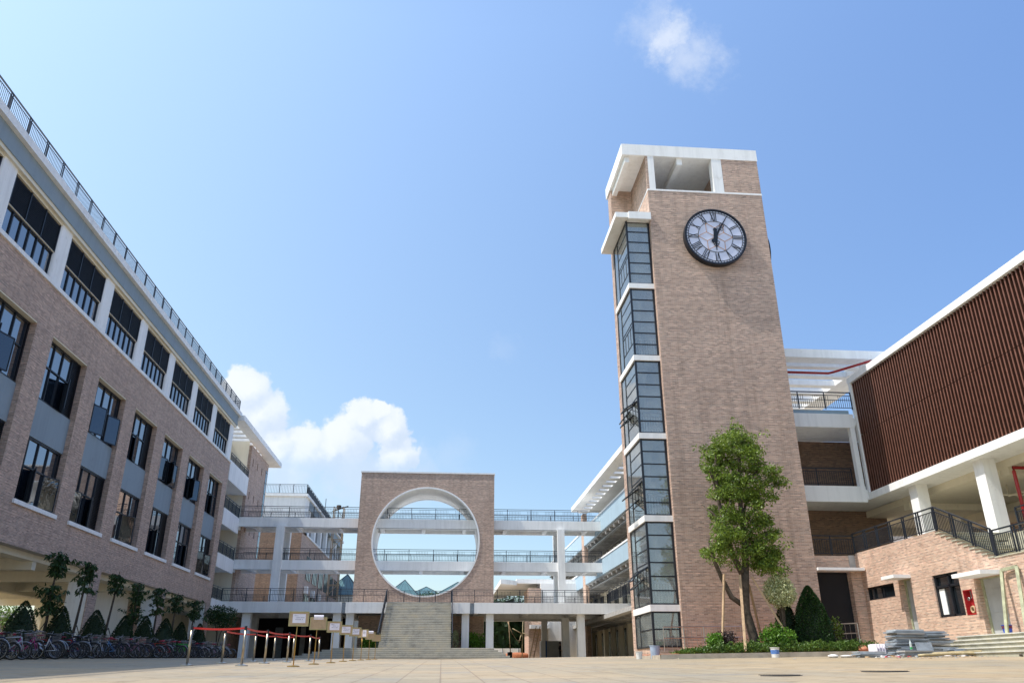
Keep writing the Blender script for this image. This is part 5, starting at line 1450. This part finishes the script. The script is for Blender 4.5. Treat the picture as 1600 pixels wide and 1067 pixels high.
m = MB(); m.box(11.4, 13.0, 90.6, 91.9, 1.0, 3.1); m.box(11.25, 11.39, 90.55, 91.9, 1.0, 3.12, 1); m.box(10.75, 11.24, 90.62, 91.9, 1.0, 3.1, 2)
tag(m.build('site_cabinet', [M['plaster_grey'], plain('blue_edge', (.01,.08,.28), .5), M['white']]), 'grey site cabinet with a blue edge beneath the right walkway', 'cabinet')
def ladder(x, y, lb, lean):
    m = MB(); z = ground_z(x, y)
    for s_ in (-.22, .22): m.bar((x+s_, y, z), (x+s_+lean, y+1.5, z+3.6), .07)
    for i in range(9): u = (i+.7)/10; m.bar((x-.22+lean*u, y+1.5*u, z+3.6*u), (x+.22+lean*u, y+1.5*u, z+3.6*u), .045)
    tag(m.build('ladder', M['timber']), lb, 'ladder')
ladder(9.7, 91.0, 'wooden ladder leaning at the brick corner beneath the right walkway', 1.0)
def cone(x, y, lb):
    z = ground_z(x, y); t = thing('traffic_cone', lb, 'traffic cone', (x, y, z))
    m = MB(); m.box(x-.2, x+.2, y-.2, y+.2, z, z+.04); m.lathe((x, y, z+.04), [(.15, 0), (.03, .72)], 14); m.build('cone_body', plain('cone_orange', (.7,.07,.03), .5), t)
    m = MB(); m.lathe((x, y, z+.36), [(.1, 0), (.075, .16)], 14); m.build('reflective_band', M['paper'], t)
cone(13.05, 88.5, 'orange traffic cone beside the person under the walkway')
for i, (x, y, dx, lb) in enumerate(((7.4, 93, .3, 'thin crooked pole with hanging rope beneath the right walkway'), (9.1, 93.5, -.15, 'second thin pole where branches and rope are tied'))):
    m = MB(); z = ground_z(x, y); m.tube([(x+dx, y, z), (x+dx*.5, y, z+2.2), (x, y, z+4.6)], [.06, .05, .04], 6)
    if i == 1:
        m.tube([(9.1, 93.5, 3.9), (7.9, 93.4, 4.5)], .05, 5); m.tube([(9.0, 93.5, 4.1), (9.9, 93.4, 3.6)], .04, 5); m.tube([(8.9, 93.5, 3.9), (8.6, 93.3, 3.0)], .05, 5)
    else:
        m.tube([(7.3, 93, 5.2), (7.8, 93, 4.0), (8.4, 93.2, 3.2), (8.9, 93.4, 3.3)], .035, 5)
    tag(m.build('site_pole', M['bamboo'] if i else M['timber'], None, True), lb, 'pole', 'poles on the building site')
lump('soil_heap', 'heap of red soil beneath the right walkway', 'soil heap', (8.7, 97, 1.0), (1.9, .55), M['soil'], 9)
m = MB(); m.lathe((7.5, 92.2, ground_z(7.5, 92)), [(.25, 0), (.28, .9), (.26, .92)], 12); tag(m.build('drum', M['dark']), 'dark drum at the foot of the crooked pole', 'drum')
t = thing('boundary_fence', 'low grey panel fence in front of dark netting beyond the walkway', 'fence', (4, 104, 1.1))
m = MB(); m.box(-3, 9.8, 104, 104.1, .9, 2.7); m.build('panel', M['white'], t)
for i in range(7): m = MB(); m.box(-2.5+2*i, -2.42+2*i, 103.9, 103.99, .9, 2.7); m.build('post', M['slab_grey'], t)
m = MB()
r = random.Random(12)
for i in range(60):
    for j in range(16):
        x = -6+.42*i; z = 1+.5*j; y = 110+1.2*r.random()
        m.leaf(Vector((x, y, z)), Vector((r.uniform(-1, 1), r.uniform(-1, 0), r.uniform(-1, 1))).normalized(), rvec(r).normalized(), 1.0, .7)
for i in range(26):
    x = -6+1.0*i; m.add([(x-.6, 111.5, .8), (x+.6, 111.5, .8), (x+.6, 111.7, 8+r.random()*1.6), (x-.6, 111.7, 8+r.random()*1.6)], [(0,1,2,3)])
tag(m.build('hedgerow', M['leaf_cone']), 'dark mass of trees closing the view beneath the walkway', 'trees', kind='stuff')
# far trees above the fence line
for i, (x, y, z, rr) in enumerate(((6.4, 140, 9.5, 3.6), (11.5, 150, 10.5, 3.4), (-1, 150, 11.2, 3.4), (3.5, 155, 11.4, 3.2), (-18.5, 150, 10.8, 3.6))):
    lb = ['far tree top right of the moon gate above the railing', 'far tree top left of the service block roof', 'far tree top low inside the circle of the moon gate, left of its middle', 'far tree top low inside the circle of the moon gate, right of its middle', 'far tree top between the left building row and the moon gate'][i]
    shrub('far_tree', lb, 'tree', (x, y, z-rr*.7), (rr*1.5, rr, rr*.75), 2200, .5, M['leaf_far'], 3, seed=90+i, group='far tree tops', stems=7)
# glass pyramid roofs
def pyramid(lb, x, y, zb, w, d, zt, skew=0):
    t = thing('glass_roof', lb, 'glass roof', (x, y, zb), 'green glass roofs beyond the court')
    P = [Vector((x-w, y-d, zb)), Vector((x+w, y-d, zb)), Vector((x+w, y+d, zb)), Vector((x-w, y+d, zb))]; A = Vector((x+skew, y, zt))
    m = MB(); m.add(P+[A], [(0,1,4), (1,2,4), (2,3,4), (3,0,4), (3,2,1,0)]); m.build('glazing', M['green_glass'], t)
    m = MB()
    for p in P: m.bar(p, A, .12)
    for a, b in zip(P, P[1:]+P[:1]): 
        m.bar(a, b, .12)
        for k in range(1, 5): m.bar(a.lerp(b, k/5), A.lerp(a.lerp(b, k/5), .25), .05)
    m.build('glazing_bar', M['rail'], t)
    m = MB(); m.box(x-w, x+w, y-d, y+d, 1, zb-.02); m.build('base_wall', M['cream'], t)
pyramid('steep green glass pyramid at the left inside the circle', -7.3, 152, 12.6, 2.9, 5, 15.7, .2)
pyramid('low green glass pyramid in the middle of the circle', -3.2, 156, 12.6, 3.9, 5, 14.9)
pyramid('long green glass roof rising to the right inside the circle', 1.8, 158, 12.6, 4.4, 5, 16.0, 1.0)
pyramid('green glass pyramid left of the moon gate above the walkway railing', -17.6, 150, 12.4, 3.4, 5, 16.4, .2)
# scaffold hoist beyond the left walkway
def hoist():
    t = thing('scaffold_tower', 'rusty scaffold tower rising behind the left walkway', 'scaffold', (-15.6, 120, 1.1))
    m = MB(); x0, x1, y0, y1 = -16.6, -15.2, 119.3, 120.7
    for x in (x0, x1):
        for y in (y0, y1): m.bar((x, y, 1), (x, y, 22.8), .12)
    z = 2.0; k = 0
    while z < 22.8:
        for a, b in (((x0, y0), (x1, y0)), ((x1, y0), (x1, y1)), ((x1, y1), (x0, y1)), ((x0, y1), (x0, y0))): m.bar((a[0], a[1], z), (b[0], b[1], z), .08)
        m.bar((x0 if k % 2 else x1, y0, z), (x1 if k % 2 else x0, y0, z+1.6), .06); z += 1.6; k += 1
    m.build('frame', M['timber'], t)
    m = MB(); m.bar((x0-.3, 120, 22.2), (x1+.6, 120, 23.0), .14); m.lathe((-16, 120, 22.6), [(.35, 0), (.35, .5)], 8); m.build('winch', M['bark'], t)
hoist()
for (x, y, z, h, lb) in ((-18.6, 124, 21.9, 3.0, 'thin lightning rod on the far roof, nearer one'), (-18.6, 133, 21.9, 2.2, 'thin lightning rod on the far roof, farther one')):
    m = MB(); m.tube([(x, y, z-.3), (x, y, z+h)], .05, 5); tag(m.build('lightning_rod', M['dark']), lb, 'rod', 'lightning rods')

# ------------------------------------------------------------------ person
def person(label, x, y, yaw, z, hat=True):
    """one skinned surface for the body, clothes as thin shells"""
    J = {'pel': (0,0,.95), 'bel': (0,.0,1.10), 'chest': (0,.01,1.32), 'nk': (0,0,1.48), 'nk2': (0,-.01,1.54), 'hd': (0,-.02,1.63), 'hd2': (0,-.01,1.71),
         'shl': (-.17,0,1.42), 'ell': (-.24,.05,1.15), 'wrl': (-.2,-.14,1.02), 'hnl': (-.17,-.22,1.0), 'shr': (.17,0,1.42), 'elr': (.23,.04,1.14), 'wrr': (.2,-.1,.93), 'hnr': (.2,-.15,.86),
         'hpl': (-.09,0,.90), 'knl': (-.11,-.03,.50), 'anl': (-.12,.02,.09), 'tol': (-.13,-.14,.04), 'hpr': (.09,0,.90), 'knr': (.12,.02,.50), 'anr': (.13,.08,.09), 'tor': (.14,-.08,.04)}
    E_ = [('pel','bel'),('bel','chest'),('chest','nk'),('nk','nk2'),('nk2','hd'),('hd','hd2'),('chest','shl'),('shl','ell'),('ell','wrl'),('wrl','hnl'),('chest','shr'),('shr','elr'),('elr','wrr'),('wrr','hnr'),
          ('pel','hpl'),('hpl','knl'),('knl','anl'),('anl','tol'),('pel','hpr'),('hpr','knr'),('knr','anr'),('anr','tor')]
    rad = {'pel': .14, 'bel': .13, 'chest': .15, 'nk': .065, 'nk2': .055, 'hd': .095, 'hd2': .085, 'shl': .065, 'ell': .045, 'wrl': .032, 'hnl': .035, 'shr': .065, 'elr': .045, 'wrr': .032, 'hnr': .035,
           'hpl': .095, 'knl': .062, 'anl': .042, 'tol': .036, 'hpr': .095, 'knr': .062, 'anr': .042, 'tor': .036}
    fing = []
    for s_, w in (('l', 'hnl'), ('r', 'hnr')):
        for i in range(5):
            nm = s_+'f%d' % i; b = Vector(J[w]); p = b+Vector(((-.03+.015*i), -.05-.008*(i in (1, 2)), -.04)) if i < 4 else b+Vector((.05 if s_ == 'l' else -.05, -.02, .0))
            J[nm] = tuple(p); J[nm+'t'] = tuple(p+Vector((0, -.012, -.03))); rad[nm] = .009; rad[nm+'t'] = .007; E_ += [(w, nm), (nm, nm+'t')]
    names = list(J); idx = {n: i for i, n in enumerate(names)}
    me = bpy.data.meshes.new('person'); me.from_pydata([J[n] for n in names], [(idx[a], idx[b]) for a, b in E_], []); me.update()
    o = bpy.data.objects.new('person', me); C.objects.link(o)
    md = o.modifiers.new('skin', 'SKIN'); 
    for n in names: me.skin_vertices[0].data[idx[n]].radius = (rad[n], rad[n]*(.8 if n in ('chest', 'bel', 'pel') else 1))
    me.skin_vertices[0].data[idx['pel']].use_root = True
    sb = o.modifiers.new('sub', 'SUBSURF'); sb.levels = 2; sb.render_levels = 2
    dg = bpy.context.evaluated_depsgraph_get(); ev = o.evaluated_get(dg); m2 = bpy.data.meshes.new_from_object(ev)
    o.modifiers.clear(); o.data = m2
    for mm in (M['cloth_navy'], M['skin'], M['rubber']): m2.materials.append(mm)
    for p in m2.polygons:
        c = p.center
        p.material_index = 1 if (c.z > 1.5 or (abs(c.x) > .15 and c.z < 1.04 and c.z > .75 and c.y < -.08)) else (2 if c.z < .1 else 0)
        p.use_smooth = True
    o.location = (x, y, z); o.rotation_euler = (0, 0, yaw); tag(o, label, 'person')
    def ch(nm, mb, mat): q = mb.build(nm, mat, None, True); q.parent = o
    h = MB(); h.lathe((0, -.01, 1.70), [(.21, 0), (.20, .012), (.115, .02), (.105, .10), (.06, .14)], 18); ch('hat', h, M['dark'])
    f = MB(); f.lathe((0, -.125, 1.62), [(.018, -.03), (.022, -.01), (.01, .02)], 8)
    for s_ in (-1, 1): f.lathe((s_*.035, -.108, 1.645), [(.006, -.008), (.012, 0), (.006, .008)], 8)
    f.box(-.025, .025, -.116, -.10, 1.575, 1.583); ch('face_features', f, M['skin'])
    f = MB()
    for s_ in (-1, 1): f.lathe((s_*.095, 0, 1.62), [(.01, -.03), (.018, 0), (.01, .03)], 8)
    ch('ears', f, M['skin'])
person('person in dark clothes and a brimmed hat standing beside the grey site cabinet', 13.05-.4, 89.4, R(60), ground_z(12.6, 89.4))

# ------------------------------------------------------------------ sky, sun, camera
ELEV, AZ = R(59), R(9.5)      # sun travels towards +X rotated by AZ towards +Y
d = Vector((math.cos(ELEV)*math.cos(AZ), math.cos(ELEV)*math.sin(AZ), -math.sin(ELEV)))
sun = bpy.data.lights.new('sun', 'SUN'); sun.energy = 3.0; sun.angle = R(.5); sun.color = (1, .955, .89)
so = bpy.data.objects.new('sun', sun); C.objects.link(so); so.rotation_euler = d.to_track_quat('-Z', 'Y').to_euler()
wd = bpy.data.worlds.new('World'); sc.world = wd; wd.use_nodes = True; nt = wd.node_tree
bg = nt.nodes['Background']
sky = nt.nodes.new('ShaderNodeTexSky'); sky.sky_type = 'NISHITA'; sky.sun_disc = False
sky.sun_elevation = ELEV; sky.sun_rotation = PI + math.atan2(d.x, d.y)
sky.air_density = 1.0; sky.dust_density = .5; sky.ozone_density = 2.0; sky.altitude = 0
STR = .15
clouds = [((-.2439,.9179,.3129), 0.0332), ((-.2245,.9317,.2855), 0.0371), ((-.1709,.9534,.2487), 0.0390), ((-.2077,.9467,.2461), 0.0351), ((-.1040,.9512,.2904), 0.0302), ((-.0762,.9564,.2818), 0.0293), ((-.0900,.9500,.2980), 0.0195),
          ((-.1261,.9566,.2626), 0.0390), ((-.0620,.9654,.2500), 0.0293), ((-.2437,.9379,.2470), 0.0390), ((-.35,.91,.23), 0.0488), ((-.145,.957,.2530), 0.0293)]
soft = [((-.0382,.9738,.2241), .055, .5), ((-.1086,.9690,.2217), .07, .85), ((.0010,.9697,.2442), .045, .22), ((.2464,.6891,.6815), .042, .95), ((.2743,.6996,.6598), .048, .65), ((.2233,.6842,.6943), .04, .45), ((.0700,.9257,.3717), .028, .12), ((-.19,.955,.225), .07, .8)]
tc = nt.nodes.new('ShaderNodeTexCoord'); nd = tc.outputs['Generated']
nrm = nt.nodes.new('ShaderNodeVectorMath'); nrm.operation = 'NORMALIZE'; nt.links.new(nd, nrm.inputs[0])
def vnoise(scale, detail, amp, rough=.6):
    n = nt.nodes.new('ShaderNodeTexNoise'); n.inputs['Scale'].default_value = scale; n.inputs['Detail'].default_value = detail; n.inputs['Roughness'].default_value = rough
    nt.links.new(nrm.outputs[0], n.inputs['Vector'])
    a = nt.nodes.new('ShaderNodeVectorMath'); a.operation = 'SUBTRACT'; nt.links.new(n.outputs['Color'], a.inputs[0]); a.inputs[1].default_value = (.5, .5, .5)
    b = nt.nodes.new('ShaderNodeVectorMath'); b.operation = 'SCALE'; nt.links.new(a.outputs[0], b.inputs[0]); b.inputs['Scale'].default_value = amp
    return b.outputs[0]
def vadd(a, b):
    n = nt.nodes.new('ShaderNodeVectorMath'); n.operation = 'ADD'; nt.links.new(a, n.inputs[0]); nt.links.new(b, n.inputs[1]); return n.outputs[0]
wp = vadd(vadd(nrm.outputs[0], vnoise(24, 2, .026)), vnoise(70, 8, .024, .62))
wps = vadd(wp, None) if False else None
def blob(vec, c, r_):
    n = nt.nodes.new('ShaderNodeVectorMath'); n.operation = 'DISTANCE'; nt.links.new(vec, n.inputs[0]); n.inputs[1].default_value = c
    return math_(nt, 'SUBTRACT', 1.0, math_(nt, 'DIVIDE', n.outputs['Value'], r_))
acc = None
for c, r_ in clouds:
    v = blob(wp, c, r_); acc = v if acc is None else math_(nt, 'MAXIMUM', acc, v)
def sstep(v, a, b):
    n = nt.nodes.new('ShaderNodeMapRange'); n.interpolation_type = 'SMOOTHSTEP'; nt.links.new(v, n.inputs[0]); n.inputs[1].default_value = a; n.inputs[2].default_value = b; return n.outputs[0]
# the cumulus dissolve towards their bases
sepd = nt.nodes.new('ShaderNodeSeparateXYZ'); nt.links.new(nrm.outputs[0], sepd.inputs[0])
hard = math_(nt, 'MULTIPLY', sstep(acc, -.02, .24), sstep(sepd.outputs[2], .185, .262))
shv = nt.nodes.new('ShaderNodeVectorMath'); shv.operation = 'ADD'; nt.links.new(wp, shv.inputs[0]); shv.inputs[1].default_value = (-.010, 0, .014)
acc2 = None
for c, r_ in clouds:
    v = blob(shv.outputs[0], c, r_); acc2 = v if acc2 is None else math_(nt, 'MAXIMUM', acc2, v)
lit = sstep(math_(nt, 'SUBTRACT', acc, acc2), -.45, .55)
wp2 = vadd(vadd(nrm.outputs[0], vnoise(14, 4, .07)), vnoise(45, 8, .05, .72))
sf = None
for c, r_, k in soft:
    v = math_(nt, 'MULTIPLY', sstep(blob(wp2, c, r_), 0, .85), k); sf = v if sf is None else math_(nt, 'MAXIMUM', sf, v)
nz = nt.nodes.new('ShaderNodeTexNoise'); nz.inputs['Scale'].default_value = 30; nz.inputs['Detail'].default_value = 7; nt.links.new(nrm.outputs[0], nz.inputs['Vector'])
shade = ramp(nt, math_(nt, 'ADD', math_(nt, 'MULTIPLY', nz.outputs['Fac'], .45), math_(nt, 'MULTIPLY', lit, .6)), [(.22, (.70,.79,.93)), (.52, (.84,.90,1.0)), (.82, (1.0,1.02,1.05))])
fac = math_(nt, 'MAXIMUM', math_(nt, 'MULTIPLY', hard, .82), math_(nt, 'MULTIPLY', sf, .72))
sepn = nt.nodes.new('ShaderNodeSeparateXYZ'); nt.links.new(nrm.outputs[0], sepn.inputs[0])
hz = nt.nodes.new('ShaderNodeMapRange'); nt.links.new(sepn.outputs[2], hz.inputs[0]); hz.inputs[1].default_value = .0; hz.inputs[2].default_value = .70; hz.inputs[3].default_value = .50; hz.inputs[4].default_value = 1.13
cx3 = nt.nodes.new('ShaderNodeCombineXYZ')
for i_, k_ in enumerate((-.62, -.42, -.10)): nt.links.new(math_(nt, 'MULTIPLY', hz.outputs[0], math_(nt, 'MULTIPLY_ADD', sepn.outputs[0], k_, (1.20, 1.165, 1.08)[i_])), cx3.inputs[i_])
skc = mixc(nt, 1.0, sky.outputs[0], cx3.outputs[0], 'MULTIPLY')
cl = nt.nodes.new('ShaderNodeVectorMath'); cl.operation = 'SCALE'; nt.links.new(shade, cl.inputs[0]); cl.inputs['Scale'].default_value = .60/STR
out = mixc(nt, fac, skc, cl.outputs[0])
nt.links.new(out, bg.inputs['Color']); bg.inputs['Strength'].default_value = STR

cam = bpy.data.cameras.new('camera'); co = bpy.data.objects.new('camera', cam); C.objects.link(co)
rt = Vector((.9965026, -.08354781, -.00152844)); up = Vector((-.03100725, -.38669539, .92168608)); fw = Vector((.0775959, .91841518, .38793355))
mat = Matrix((rt, up, -fw)).transposed()
co.matrix_world = mat.to_4x4()
cam.sensor_width = 36; cam.lens = 1225.52/1600*36; cam.clip_start = .05; cam.clip_end = 8000
sc.camera = co
sc.view_settings.view_transform = 'Standard'; sc.view_settings.look = 'None'; sc.view_settings.exposure = .8; sc.view_settings.gamma = 1
sc.cycles.max_bounces = 6; sc.cycles.transparent_max_bounces = 16
